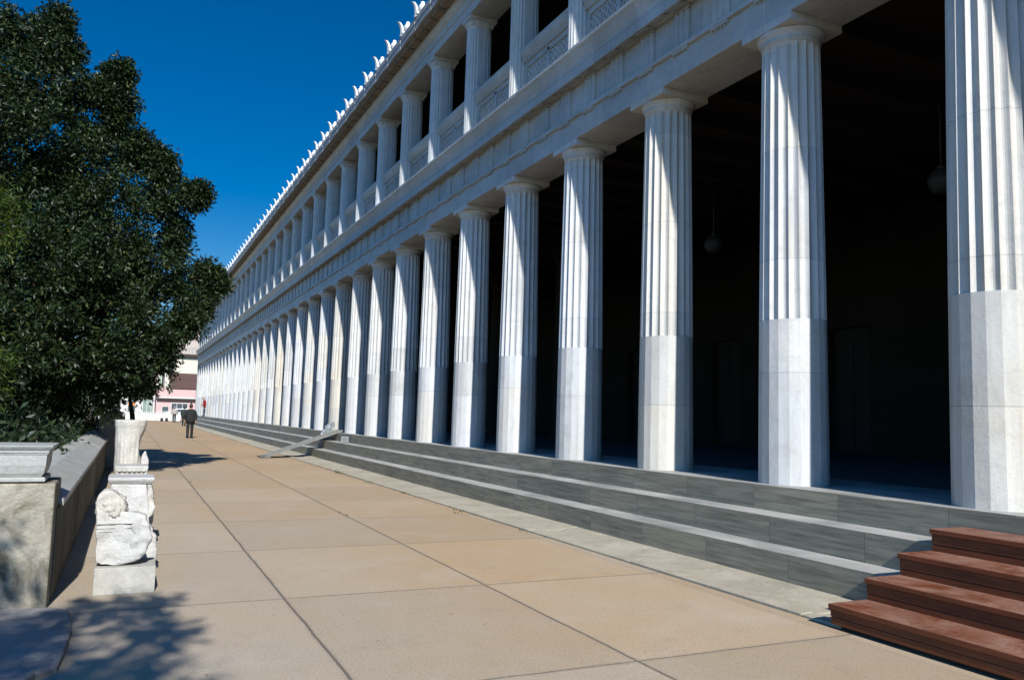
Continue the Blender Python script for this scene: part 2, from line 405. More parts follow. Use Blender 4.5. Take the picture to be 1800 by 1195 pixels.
def leaf_mat(name, c0, c1, c2, trans=0.25, rough=0.45):
    t = NT(name, rough, 0.22)
    ge = t.n('ShaderNodeNewGeometry')
    c = t.ramp(ge.outputs['Random Per Island'], [(0.0, c0), (0.6, c1), (0.965, c2), (1.0, (c2[0] * 2.4, c2[1] * 1.3, c2[2] * 1.2))])
    t.col(c)
    tr = t.n('ShaderNodeBsdfTranslucent'); t.l(t.mix(1.0, c, (1.2, 1.5, 0.5), 'MULTIPLY'), tr.inputs[0])
    mx = t.n('ShaderNodeMixShader'); mx.inputs[0].default_value = trans
    t.l(t.b.outputs[0], mx.inputs[1]); t.l(tr.outputs[0], mx.inputs[2])
    t.l(mx.outputs[0], t.t.nodes['Material Output'].inputs[0])
    return t.m
M['oak_leaf'] = leaf_mat('dark_evergreen_leaf', (0.004, 0.009, 0.003), (0.010, 0.021, 0.006), (0.030, 0.048, 0.014), 0.10)
M['light_leaf'] = leaf_mat('yellow_green_leaf', (0.018, 0.032, 0.005), (0.036, 0.06, 0.007), (0.06, 0.09, 0.012), 0.3)
M['olive_leaf'] = leaf_mat('olive_bush_leaf', (0.025, 0.03, 0.012), (0.05, 0.052, 0.018), (0.085, 0.08, 0.03), 0.2)
M['hedge_leaf'] = leaf_mat('dark_hedge_leaf', (0.006, 0.012, 0.005), (0.014, 0.026, 0.010), (0.03, 0.045, 0.018), 0.1)

# ================================================================== SETTING
g = MB(); g.box(-1500, 1500, -1500, 1500, -0.6, -0.03)
tag(g.build('ground', M['earth']), 'bare brown earth around the terrace', kind='structure')
g = MB(); g.box(-1.2, 4.9, -12, 106, -0.02, 0.0)
tag(g.build('pavement', M['paving']), 'tan aggregate slab pavement beside the long colonnade', kind='structure')
# gutter kerb strip at the foot of the steps: shallow dish with a raised inner ledge, in lengths
g = MB()
yy = -12.0
while yy < 92:
    ln = 2.42
    dz = random.uniform(-0.004, 0.004)
    g.prism_y([(4.905, -0.01), (4.905, 0.022 + dz), (5.02, 0.026 + dz), (5.05, 0.008 + dz), (5.40, 0.010 + dz), (5.47, 0.030 + dz), (5.69, 0.036 + dz), (5.69, -0.01)], yy + 0.004, yy + ln - 0.004)
    yy += ln
tag(g.build('kerb', M['kerb'], bevel=0.006), 'pale shallow gutter kerb at the foot of the marble steps', kind='structure')

# ================================================================== STOA
SP = 2.42; Y1 = 7.0043; XC = 6.85
KS = list(range(-1, 36))          # column indices; 1 is the second from the right edge
YA, YB = -6.0, 91.3
stoa = empty('colonnaded_building', (XC, 0, 0), 'long white marble two storey colonnaded hall on three grey steps', 'building')
def sp(mb, name, mat, bevel=0, parent=None):
    o = mb.build(name, mat, parent or stoa, bevel=bevel)
    if not parent:
        o.location = (-XC, 0, 0)
    return o

# steps
g = MB()
STEP = [(5.67, 0.022, 0.294), (6.02, 0.294, 0.566), (6.37, 0.566, 0.838)]
for i, (x0, z0, z1) in enumerate(STEP):
    x1 = STEP[i + 1][0] + 0.02 if i < 2 else 8.1
    b = MB(); b.box(x0, x1, YA, YB, -0.02 if i == 0 else z0 - 0.05, z1)
    sp(b, 'step', M['step'], 0.008)
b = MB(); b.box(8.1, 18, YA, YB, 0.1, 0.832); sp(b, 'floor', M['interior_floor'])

# lower column: polygonal bottom third, fluted above
NF, SUB = 20, 6
def facet_ring(r, z, depth, rot=0.0):
    pts = []
    for k in range(NF):
        for j in range(SUB):
            t = j / SUB; a = 2 * math.pi * (k + t) / NF + rot
            loc = (t - 0.5) * 2 * math.pi / NF
            rr = r * math.cos(math.pi / NF) / math.cos(loc)
            rr -= depth * (1 - (2 * t - 1) ** 2)
            pts.append((rr * math.cos(a), rr * math.sin(a), z))
    return pts
def add_faceted(mb, rings):
    n = NF * SUB; base = len(mb.v)
    mb.v += [p for r in rings for p in r]
    for i in range(len(rings) - 1):
        for j in range(n):
            k = (j + 1) % n
            mb.f.append((base + i * n + j, base + i * n + k, base + (i + 1) * n + k, base + (i + 1) * n + j)); mb.sm.append(False)
def lower_column_mesh():
    mb = MB(); rot = R(4)
    rad = lambda z: 0.384 - 0.056 * (z / 5.1) ** 1.35
    zt = 1.83
    rings = [facet_ring(rad(z), z, 0, rot) for z in (0, 0.9, zt)]
    rings += [facet_ring(rad(z), z, 0.037 * (1 - 0.15 * z / 5.1), rot) for z in (zt + 0.002, 2.4, 3.1, 3.8, 4.4, 4.86, 5.0)]
    rings += [facet_ring(rad(5.03), 5.03, 0.012, rot), facet_ring(rad(5.05), 5.05, 0.0, rot)]
    add_faceted(mb, rings)
    return mb.mesh('column')
def capital_mesh():
    mb = MB()
    mb.lathe([(0.327, 5.05), (0.329, 5.075), (0.337, 5.08), (0.337, 5.087), (0.331, 5.089), (0.341, 5.094), (0.341, 5.101), (0.335, 5.103), (0.356, 5.135), (0.376, 5.17), (0.386, 5.195), (0.383, 5.205)], 48)
    mb.box(-0.390, 0.40, -0.40, 0.40, 5.206, 5.300)
    return mb.mesh('capital')
cm, km = lower_column_mesh(), capital_mesh()
cm.materials.append(M['column']); km.materials.append(M['column'])
for k in KS:
    o = bpy.data.objects.new('column', cm); COL.objects.link(o); o.parent = stoa
    o.location = (0, Y1 + (k - 1) * SP, 0.838); o.rotation_euler = (0, 0, random.choice((0, 1, 2, 3)) * math.pi / 2 * 0 )
    c = bpy.data.objects.new('capital', km); COL.objects.link(c); c.parent = o
# upper column : double half column with pier between
def upper_ring(r, z, depth, h=0.10, pad=0.0):
    pts = []; n = 10; sub = 5
    for side in (1, -1):           # front half faces -X
        for k in range(n):
            for j in range(sub):
                t = j / sub; a = math.pi / 2 + math.pi * (k + t) / n
                rr = (r + pad) - depth * (1 - (2 * t - 1) ** 2)
                x, y = rr * math.cos(a) - h, rr * math.sin(a)
                pts.append((x, y) if side == 1 else (-x, -y))
        x, y = -h, -(r + pad)
        pts.append((x, y) if side == 1 else (-x, -y))
    return [(x, y, z) for x, y in pts]
def upper_column_mesh():
    mb = MB(); rad = lambda z: 0.208 - 0.020 * z / 3.0
    R_ = [upper_ring(rad(0), 0, 0, pad=0.045), upper_ring(rad(0), 0.05, 0, pad=0.045), upper_ring(rad(0), 0.07, 0, pad=0.025), upper_ring(rad(0), 0.10, 0, pad=0.03), upper_ring(rad(0), 0.12, 0, pad=0.005)]
    R_ += [upper_ring(rad(z), z, 0.013) for z in (0.14, 1.0, 2.0, 2.74)] + [upper_ring(rad(2.76), 2.76, 0.0), upper_ring(rad(2.80), 2.80, 0, pad=0.006)]
    mb.rings(R_, True, False)
    return mb.mesh('upper_column')
def upper_capital_mesh():
    mb = MB()
    mb.rings([upper_ring(0.19, 2.80, 0, pad=0.0), upper_ring(0.19, 2.86, 0, pad=0.035), upper_ring(0.19, 2.92, 0, pad=0.05)], True, False)
    for sx in (-1, 1):             # volutes seen on front and back faces
        for sy in (-1, 1):
            pr = []
            for r0, dx in ((0.060, 0), (0.060, 0.05), (0.045, 0.055), (0.02, 0.07)):
                pr.append([(sx * (0.21 + dx), sy * 0.155 + r0 * math.cos(2 * math.pi * j / 14), 2.885 + r0 * math.sin(2 * math.pi * j / 14)) for j in range(14)])
            mb.rings(pr, True, False)
    mb.box(-0.335, 0.335, -0.245, 0.245, 2.945, 3.03)
    mb.box(-0.30, 0.30, -0.22, 0.22, 2.90, 2.946)
    return mb.mesh('upper_capital')
um, uk = upper_column_mesh(), upper_capital_mesh()
um.materials.append(M['upper']); uk.materials.append(M['upper'])
ZF = 7.55
for k in KS:
    o = bpy.data.objects.new('upper_column', um); COL.objects.link(o); o.parent = stoa
    o.location = (6.81 - XC, Y1 + (k - 1) * SP, ZF)
    c = bpy.data.objects.new('upper_capital', uk); COL.objects.link(c); c.parent = o
# balustrades between upper columns (lattice screen)
def screen_meshes():
    y0, y1 = 0.212, SP - 0.212
    a = MB()
    a.box(6.72, 6.86, y0, y1, 0.0, 0.14)
    a.prism_y([(6.735, 0.90), (6.735, 0.945), (6.70, 0.95), (6.70, 0.99), (6.69, 1.00), (6.655, 1.06), (6.635, 1.12), (6.625, 1.15), (6.625, 1.21), (6.93, 1.21), (6.93, 1.10), (6.86, 0.96), (6.86, 0.90)], y0, y1)
    for q in (y0, (y0 + y1) / 2 - 0.04, y1 - 0.08): a.box(6.737, 6.85, q, q + 0.08, 0.14, 0.90)
    a.box(6.732, 6.85, y0 + 0.08, y1 - 0.08, 0.14, 0.20); a.box(6.737, 6.85, y0 + 0.08, y1 - 0.08, 0.84, 0.90)
    l = MB()
    for s0, s1 in ((y0 + 0.08, (y0 + y1) / 2 - 0.04), ((y0 + y1) / 2 + 0.04, y1 - 0.08)):
        W_, H_ = s1 - s0, 0.64; st = 0.135; n = int((W_ + H_) / st) + 1
        for i in range(n + 1):
            d = i * st
            ya, yb = max(0, d - H_), min(W_, d)
            if yb - ya > 0.02:
                l.bar((6.785, s0 + ya, 0.20 + d - ya), (6.785, s0 + yb, 0.20 + d - yb), 0.052, 0.048, (1, 0, 0))
                l.bar((6.790, s0 + W_ - ya, 0.20 + d - ya), (6.790, s0 + W_ - yb, 0.20 + d - yb), 0.052, 0.044, (1, 0, 0))
    return a.mesh('balustrade'), l.mesh('lattice')
sa, sl = screen_meshes()
sa.materials.append(M['marble']); sl.materials.append(M['marble'])
for k in KS[:-1]:
    o = bpy.data.objects.new('balustrade', sa); COL.objects.link(o); o.parent = stoa
    o.location = (-XC, Y1 + (k - 1) * SP, ZF)
    c = bpy.data.objects.new('lattice', sl); COL.objects.link(c); c.parent = o

# lower entablature
b = MB(); b.box(6.47, 6.862, YA, YB, 6.138, 6.50); b.box(6.866, 7.26, YA, YB, 6.138, 6.50)
sp(b, 'architrave', M['marble'], 0.006)
b = MB()
b.box(6.425, 7.24, YA, YB, 6.50, 6.555)
reg = SP / 3
y = Y1 - SP * 4
while y < YB - 0.5:
    b.box(6.435, 6.48, y - 0.17, y + 0.17, 6.468, 6.499)
    for j in range(6): b.lathe([(0.014, 6.445), (0.010, 6.467)], 6, (6.455, y - 0.14 + j * 0.056, 0))
    y += reg
sp(b, 'taenia', M['marble'])
b = MB(); b.box(6.50, 7.24, YA, YB, 6.555, 7.10)
y = Y1 - SP * 4
while y < YB - 0.5:
    for j in (-1, 0, 1):
        yc = y + j * 0.112
        b.prism_x([(yc - 0.052, 6.556), (yc + 0.052, 6.556), (yc + 0.052, 6.99), (yc + 0.034, 7.03), (yc - 0.034, 7.03), (yc - 0.052, 6.99)], 6.464, 6.51)
    b.box(6.475, 6.51, y - 0.165, y + 0.165, 6.556, 7.02)
    b.box(6.458, 6.51, y - 0.172, y + 0.172, 7.032, 7.099)
    y += reg
sp(b, 'frieze', M['marble'])
b = MB()
b.prism_y([(6.46, 7.098), (6.44, 7.14), (6.32, 7.085), (6.32, 7.07), (6.292, 7.07), (6.292, 7.222), (6.315, 7.232), (6.305, 7.25), (6.290, 7.33), (6.24, 7.45), (6.205, 7.495), (6.205, 7.545), (6.60, 7.548), (6.60, 7.098)], YA, YB)
sp(b, 'cornice', M['marble'])
b = MB()
y = Y1 - SP * 4
while y < YB - 0.5:
    for q in (0, reg / 2): b.prism_y([(6.33, 7.081), (6.43, 7.127), (6.43, 7.104), (6.33, 7.058)], y + q - 0.165, y + q + 0.165)
    y += reg
sp(b, 'mutule', M['marble'])['kind'] = 'stuff'
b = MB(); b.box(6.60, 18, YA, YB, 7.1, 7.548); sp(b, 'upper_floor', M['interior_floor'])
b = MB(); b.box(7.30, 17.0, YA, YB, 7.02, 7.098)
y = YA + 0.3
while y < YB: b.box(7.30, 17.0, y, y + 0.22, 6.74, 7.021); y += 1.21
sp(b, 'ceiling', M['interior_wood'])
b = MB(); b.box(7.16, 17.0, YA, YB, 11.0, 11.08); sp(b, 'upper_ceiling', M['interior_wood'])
# interior: back wall with doorways, inner columns, end walls, upper back wall
b = MB()
dh = 3.25; y = YA
doors = [-2.4 + 4.84 * i for i in range(20)]
doors = [15.4 + 4.84 * i for i in range(-4, 16)]
prev = YA
for d in doors:
    b.box(17.0, 17.4, prev, d - 0.65, 0.8, 7.1); b.box(17.0, 17.4, d - 0.65, d + 0.65, 0.83 + dh, 7.1); prev = d + 0.65
b.box(17.0, 17.4, prev, YB, 0.8, 7.1); b.box(17.0, 17.4, YA, YB, 7.548, 11.4)
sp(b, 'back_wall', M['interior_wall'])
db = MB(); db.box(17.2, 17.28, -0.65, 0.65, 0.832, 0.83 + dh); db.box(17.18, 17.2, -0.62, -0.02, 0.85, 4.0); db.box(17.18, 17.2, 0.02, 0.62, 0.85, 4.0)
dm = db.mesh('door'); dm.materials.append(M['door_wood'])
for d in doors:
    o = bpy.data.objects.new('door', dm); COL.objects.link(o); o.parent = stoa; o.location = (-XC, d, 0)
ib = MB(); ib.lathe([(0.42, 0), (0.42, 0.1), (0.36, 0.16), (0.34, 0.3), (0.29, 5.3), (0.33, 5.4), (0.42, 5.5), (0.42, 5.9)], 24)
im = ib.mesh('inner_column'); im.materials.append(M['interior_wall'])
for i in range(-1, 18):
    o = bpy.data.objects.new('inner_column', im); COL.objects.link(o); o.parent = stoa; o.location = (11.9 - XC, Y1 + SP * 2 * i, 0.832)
for ya, yb in ((YA - 0.6, YA), (YB, YB + 0.6)):
    b = MB(); b.box(6.50, 17.4, ya, yb, 0.0, 7.1); b.box(6.52, 17.4, ya, yb, 7.1, 11.28)
    sp(b, 'end_wall', M['marble'])
# upper entablature and eaves
b = MB()
b.box(6.47, 7.15, YA, YB, 10.58, 10.80); b.box(6.452, 7.15, YA, YB, 10.80, 10.985)
b.prism_y([(6.45, 10.985), (6.41, 11.02), (6.37, 11.10), (6.345, 11.12), (6.345, 11.20), (7.10, 11.20), (7.10, 10.985)], YA, YB)
sp(b, 'upper_architrave', M['marble'])
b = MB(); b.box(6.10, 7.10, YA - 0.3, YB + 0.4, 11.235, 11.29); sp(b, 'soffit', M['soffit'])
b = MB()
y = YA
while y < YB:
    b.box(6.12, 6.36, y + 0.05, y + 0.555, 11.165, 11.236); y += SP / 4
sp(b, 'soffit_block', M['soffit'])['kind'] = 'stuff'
# roof with tiles, eave tiles and antefixes
RS = math.tan(R(14))
rf = MB()
rf.prism_y([(6.10, 11.29), (6.10, 11.50), (14.0, 11.50 + 7.9 * RS), (21.5, 11.5), (21.5, 11.29)], YA - 0.3, YB + 0.4)
roof = sp(rf, 'roof', M['terracotta'])
et = MB(); pts = []
HB = SP / 2
for j in range(13):
    t = j / 12; pts.append((0.03 + t * (HB - 0.06), 11.245 + 0.035 * (math.sin(math.pi * t) ** 2)))
poly = pts + [(HB - 0.03, 11.60), (0.03, 11.60)]
et.prism_x(poly, 6.035, 6.11)
et.prism_x([(0.06, 11.43), (HB - 0.06, 11.43), (HB - 0.06, 11.55), (0.06, 11.55)], 6.022, 6.036)
etm = et.mesh('eave_tile'); etm.materials.append(M['eave'])
af = MB()
# palmette leaning outwards: central leaf, side lobes, two volutes, half round cover tile behind
sec = [(0.02, 0.00, 0.085, 0.045), (0.02, 0.09, 0.085, 0.042), (0.01, 0.17, 0.078, 0.038), (-0.01, 0.25, 0.068, 0.034), (-0.04, 0.32, 0.056, 0.032), (-0.085, 0.38, 0.042, 0.030), (-0.12, 0.395, 0.02, 0.02)]
af.rings([[(6.05 + x - th, -wd, z), (6.05 + x - th * 1.5, 0, z), (6.05 + x - th, wd, z), (6.05 + x + th, wd * 0.8, z), (6.05 + x + th, -wd * 0.8, z)] for x, z, wd, th in sec], True, False)
for s_ in (-1, 1):                 # side volutes
    af.rings([[(6.06 + dx, s_ * 0.085 + r0 * math.cos(2 * math.pi * j / 12), 0.08 + r0 * math.sin(2 * math.pi * j / 12)) for j in range(12)] for r0, dx in ((0.03, -0.045), (0.05, -0.03), (0.05, 0.03), (0.03, 0.045))], True, True)
# rounded head of the cover tile behind, with a small crest
af.lathe([(0.07, 0.0), (0.07, 0.12), (0.085, 0.16), (0.105, 0.21), (0.10, 0.27), (0.07, 0.31), (0.05, 0.325), (0.058, 0.35), (0.05, 0.38), (0.02, 0.40)], 12, (6.17, -0.12, 0))
af.rings([[(6.06 + d, 0.125 * math.cos(math.pi * j / 8), -0.04 + d * RS + 0.14 * math.sin(math.pi * j / 8)) for j in range(9)] for d in (0.0, 0.9)], True, True)
afm = af.mesh('antefix'); afm.materials.append(M['antefix'])
tb = MB()
nE = int((YB + 0.4 - (YA - 0.3)) / HB)
for i in range(nE):
    y = Y1 - SP * 5 + i * HB - 1.2
    if y < YA - 0.3 or y + HB > YB + 0.5: continue
    o = bpy.data.objects.new('eave_tile', etm); COL.objects.link(o); o.parent = roof; o.location = (0, y, 0)
    c = bpy.data.objects.new('antefix', afm); COL.objects.link(c); c.parent = roof; c.location = (0, y, 11.59)
# hanging globe lamps under the portico
lm = 0
for yk in (7.42, 12.26, 17.1):
    lp = empty('pendant_lamp', (10.0, yk, 4.9), ['unlit globe pendant lamp hanging in the dark portico left of the nearest column', 'unlit globe pendant lamp in the portico left of the second nearest column', 'unlit globe pendant lamp in the portico, third and farthest of the globes'][lm], 'lamp', 'globe lamps hanging in the dark portico')
    b = MB(); b.lathe([(0.05, -0.17), (0.12, -0.14), (0.17, -0.05), (0.18, 0.0), (0.17, 0.06), (0.12, 0.14), (0.05, 0.18)], 20); b.build('globe', M['lamp_glass'], lp)
    b = MB(); b.tube([(0, 0, 0.17), (0, 0, 1.2)], 0.012, 6); b.lathe([(0.06, 0.17), (0.05, 0.22)], 12); b.build('stem', M['dark_gap'], lp)
    lm += 1

# ================================================================== RED STEPS
st = empty('wooden_stairs', (4.83, 1.5, 0), 'dark red painted wooden steps set against the grey marble steps at lower right', 'stairs')
tr = [(4.83, 0.181), (5.21, 0.345), (5.575, 0.515), (5.95, 0.69)]
for i, (x, z) in enumerate(tr):
    x1 = tr[i + 1][0] + 0.03 if i < 3 else 6.362
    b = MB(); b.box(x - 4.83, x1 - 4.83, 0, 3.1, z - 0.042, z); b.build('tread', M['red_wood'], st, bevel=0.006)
    z0 = 0.035 if i == 0 else tr[i - 1][1] - 0.03
    zm = z0 + (z - 0.0425 - z0) * 0.52
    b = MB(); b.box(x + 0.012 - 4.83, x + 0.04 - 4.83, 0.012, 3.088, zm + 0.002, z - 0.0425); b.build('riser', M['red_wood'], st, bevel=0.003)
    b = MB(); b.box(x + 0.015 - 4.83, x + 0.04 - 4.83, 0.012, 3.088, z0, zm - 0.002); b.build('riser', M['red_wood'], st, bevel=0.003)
b = MB()
prof = [(0.02, 0.036)] + [(tr[0][0] + 0.042 - 4.83, 0.138)]
for ya, yb in ((0.014, 0.044), (3.056, 3.086)):
    for i, (x, z) in enumerate(tr):
        x1 = tr[i + 1][0] + 0.01 if i < 3 else 6.36
        b.box(x + 0.042 - 4.83, x1 - 4.83, ya, yb, {0: 0.04, 1: 0.05, 2: 0.31, 3: 0.58}[i], z - 0.043)
b.build('side_panel', M['red_wood'], st)
b = MB(); b.box(0.07, 0.09, 0.06, 3.04, 0.0, 0.12); b.build('gap_shade', M['dark_gap'], st)  # dark board added to stand for the shade in the gap under the steps
b = MB()
for yq in (0.15, 1.5, 2.85): b.box(0.10, 0.18, yq, yq + 0.08, 0.0, 0.05)
b.build('foot', M['dark_gap'], st)

# ================================================================== LEFT PARAPET
px0 = -2.2
wang = -0.004
wl = empty('parapet_wall', (-0.62, 7.3, 0), 'low streaked stone parapet with pale sloping marble coping beneath the dark tree', 'wall', rz=wang)
b = MB(); b.prism_y([(-0.20, -0.1), (0.185, -0.1), (0.185, 0.705), (-0.16, 0.86), (-0.20, 0.86)], 0, 88); b.build('wall_body', M['wall_stone'], wl)
y = 0.15; i = 0
while y < 88:
    ln = 2.35 if i % 2 else 2.1
    dz = random.uniform(-0.006, 0.006)
    b = MB(); b.prism_y([(0.215, 0.70 + dz), (0.215, 0.752 + dz), (-0.03, 0.885 + dz), (-0.26, 0.885 + dz), (-0.26, 0.83 + dz), (-0.03, 0.83 + dz)], y, y + ln - 0.008)
    b.build('coping', M['coping'], wl, bevel=0.008)
    y += ln; i += 1
pr = empty('stone_pier', (-1.55, 7.02, 0), 'blotched square limestone pier at the front end of the parapet wall', 'pier')
b = MB(); b.box(-0.9, 1.105, 0, 0.62, -0.1, 0.918)
po = b.build('pier_body', M['pier'], pr, bevel=0.015)
bx = empty('carved_marble_chest', (-1.6, 7.0, 0.93), 'grey marble chest with moulded rim resting on the stone pier', 'chest')
b = MB()
def rect_ring(hx, hy, z, cx=0.0, cy=0.27): return [(cx - hx, cy - hy, z), (cx + hx, cy - hy, z), (cx + hx, cy + hy, z), (cx - hx, cy + hy, z)]
b.rings([rect_ring(1.085, 0.255, 0.0), rect_ring(1.085, 0.255, 0.022), rect_ring(1.078, 0.248, 0.024), rect_ring(1.078, 0.248, 0.032)], True, False)
b.build('base_moulding', M['box_marble'], bx, bevel=0.004)
b = MB(); b.rings([rect_ring(1.055, 0.225, 0.0325), rect_ring(1.07, 0.24, 0.06), rect_ring(1.082, 0.252, 0.12), rect_ring(1.085, 0.255, 0.20)], True, False)
b.build('chest_body', M['box_marble'], bx)
b = MB(); b.rings([rect_ring(1.092, 0.262, 0.2005), rect_ring(1.092, 0.262, 0.21), rect_ring(1.098, 0.268, 0.212), rect_ring(1.10, 0.27, 0.235), rect_ring(1.108, 0.278, 0.237), rect_ring(1.122, 0.292, 0.256), rect_ring(1.125, 0.295, 0.268)], True, False)
b.build('rim', M['box_marble'], bx, bevel=0.003)
# low slab in front of the pier
b = MB()
sl_ = [(-2.4, 3.6), (-0.62, 3.6), (-0.55, 4.4), (-0.42, 5.1), (-0.36, 5.27), (-0.26, 5.36), (-0.245, 5.7), (-0.235, 6.2), (-0.275, 6.75), (-0.34, 6.86), (-0.45, 6.93), (-2.4, 6.95)]
n = len(sl_)
b.add([(x, y, -0.01) for x, y in sl_] + [(x, y, 0.035) for x, y in sl_], [tuple(range(n))[::-1], tuple(range(n, 2 * n))] + [(i, (i + 1) % n, n + (i + 1) % n, n + i) for i in range(n)])
tag(b.build('stone_slab', M['low_slab'], bevel=0.01), 'low grey irregular stone slab lying in front of the pier', 'slab')

# ================================================================== SCULPTURE FRAGMENTS
def rock(mb, poly, y0, y1, seed=0, rough=0.02, cuts=4, detail=7.0, taper=0.9):
    """extruded outline in x,z made into a chipped stone lump"""
    bm = bmesh.new()
    f = [bm.verts.new((x, y0, z)) for x, z in poly]
    cx = sum(p[0] for p in poly) / len(poly); cz = sum(p[1] for p in poly) / len(poly)
    k = [bm.verts.new((cx + (x - cx) * taper, y1, cz + (z - cz) * taper)) for x, z in poly]
    n = len(poly)
    bm.faces.new(f); bm.faces.new(k[::-1])
    for i in range(n): bm.faces.new((f[i], k[i], k[(i + 1) % n], f[(i + 1) % n]))
    bmesh.ops.recalc_face_normals(bm, faces=bm.faces)
    bmesh.ops.bevel(bm, geom=[e for e in bm.edges], offset=0.018, segments=2, affect='EDGES', profile=0.6)
    bmesh.ops.triangulate(bm, faces=bm.faces)
    for _ in range(cuts):
        ed = [e for e in bm.edges if e.calc_length() > 0.035]
        if not ed: break
        bmesh.ops.subdivide_edges(bm, edges=ed, cuts=1, use_grid_fill=False)
        bmesh.ops.triangulate(bm, faces=bm.faces)
    bm.normal_update()
    for v in bm.verts:
        p = v.co * detail + Vector((seed * 3.1, seed, 0))
        d = noise.fractal(p, 1.0, 2.2, 4) * rough + noise.noise(v.co * 3 + Vector((seed, 0, 0))) * rough * 0.7
        v.co += v.normal * d
    bm.verts.ensure_lookup_table()
    vs = [tuple(v.co) for v in bm.verts]; idx = {v: i for i, v in enumerate(bm.verts)}
    fs = [tuple(idx[v] for v in q.verts) for q in bm.faces]
    bm.free()
    mb.add(vs, fs, True)
def blob(mb, c, r, seed=0, rough=0.03, n=18, detail=6):
    rings = []
    for i in range(n + 1):
        th = math.pi * i / n; th = min(max(th, 0.02), math.pi - 0.02)
        ring = []
        for j in range(n * 2):
            ph = math.pi * j / n
            d = Vector((math.sin(th) * math.cos(ph), math.sin(th) * math.sin(ph), -math.cos(th)))
            s = 1 + rough / max(r) * (noise.fractal(d * detail * 0.4 + Vector((seed * 2.3, seed, 1)), 1, 2, 3))
            ring.append((c[0] + d.x * r[0] * s, c[1] + d.y * r[1] * s, c[2] + d.z * r[2] * s))
        rings.append(ring)
    mb.rings(rings, True, True)

# cast plinth
b = MB(); b.box(-0.152, 0.300, 7.375, 7.80, 0.0, 0.212)
tag(b.build('plinth', M['plinth'], bevel=0.006), 'square pale plinth carrying the broken relief fragment', 'plinth')
fr = empty('relief_fragment', (0, 7.45, 0.214), 'broken white marble relief with a round lump, on a square plinth', 'sculpture')
b = MB()
rock(b, [(-0.150, 0.03), (-0.115, 0.002), (0.047, 0.002), (0.165, 0.045), (0.225, 0.11), (0.247, 0.18), (0.226, 0.315), (0.20, 0.40), (0.135, 0.425), (0.04, 0.43), (-0.02, 0.46), (-0.10, 0.45), (-0.166, 0.45), (-0.172, 0.40), (-0.160, 0.31), (-0.165, 0.17)], 0.0, 0.30, 2, 0.016, 4, 8)
# mouldings across the top of the panel
for zz, h, pr_ in ((0.335, 0.030, 0.020), (0.300, 0.016, 0.012), (0.274, 0.012, 0.008)):
    b.prism_x([(-pr_, zz + 0.004), (-pr_ * 0.7, zz + h), (0.03, zz + h + 0.004), (0.03, zz)], -0.155, 0.12 - (0.335 - zz) * 0.8)
# broken, weathered surface down the right of the panel
rock(b, [(0.085, 0.36), (0.19, 0.40), (0.238, 0.30), (0.25, 0.18), (0.21, 0.10), (0.15, 0.035), (-0.02, 0.008), (0.03, 0.06), (0.11, 0.10), (0.095, 0.18), (0.125, 0.25), (0.10, 0.30)], -0.006, 0.1, 5, 0.017, 4, 16, 1.0)
b.build('relief_slab', M['sculpture'], fr)
b = MB()
rock(b, [(-0.165, 0.41), (0.04, 0.41), (0.046, 0.46), (0.03, 0.52), (-0.01, 0.57), (-0.07, 0.60), (-0.125, 0.605), (-0.168, 0.57), (-0.178, 0.49)], 0.02, 0.28, 8, 0.016, 4, 9)
blob(b, (-0.062, 0.115, 0.455), (0.118, 0.125, 0.118), 3, 0.03, 26, 10)
b.build('round_lump', M['sculpture'], fr)

# altar-like block with crown moulding
al = empty('marble_altar', (0.1, 9.6, 0), 'white marble altar block with moulded crown and broken right side', 'sculpture')
b = MB(); rock(b, [(-0.19, 0.0), (0.19, 0.0), (0.205, 0.20), (0.185, 0.42), (0.16, 0.60), (0.145, 0.69), (-0.195, 0.69), (-0.205, 0.45), (-0.19, 0.2)], 0.0, 0.42, 4, 0.008, 4, 6, 1.0); b.build('altar_body', M['sculpture'], al)
b = MB()
cz = [(0.0, 0.685), (0.012, 0.70), (0.016, 0.705), (0.03, 0.725), (0.034, 0.738), (0.034, 0.757)]
b.rings([[(-0.195 - d, -d, z), (0.185 + d, -d, z), (0.19 + d, 0.43 + d, z), (-0.195 - d, 0.43 + d, z)] for d, z in cz], True, False)
b.build('crown_moulding', M['sculpture'], al, bevel=0.006)
b = MB(); rock(b, [(0.13, 0.30), (0.20, 0.33), (0.255, 0.45), (0.225, 0.60), (0.20, 0.70), (0.15, 0.70)], 0.01, 0.35, 9, 0.035, 3, 9, 0.9); b.build('broken_edge', M['sculpture'], al)
# three low stones in line behind, whose ends show on the right
low = [('weathered marble block with rounded end just behind the relief fragment', 8.35, 0.34, 0.40), ('squat marble block before the altar block', 8.95, 0.34, 0.38), ('weathered marble lump in line behind the altar block', 10.6, 0.37, 0.46)]
for i, (lab, yv, xr, h) in enumerate(low):
    b = MB(); rock(b, [(-0.12, 0.0), (xr - 0.04, 0.0), (xr, h * 0.35), (xr - 0.02, h * 0.8), (xr - 0.12, h), (-0.10, h)], 0, 0.34, 11 + i, 0.025, 3, 6)
    tag(b.build('stone_block', M['sculpture'], loc=(0, yv, 0)), lab, 'stone', 'marble stones lined up along the parapet')
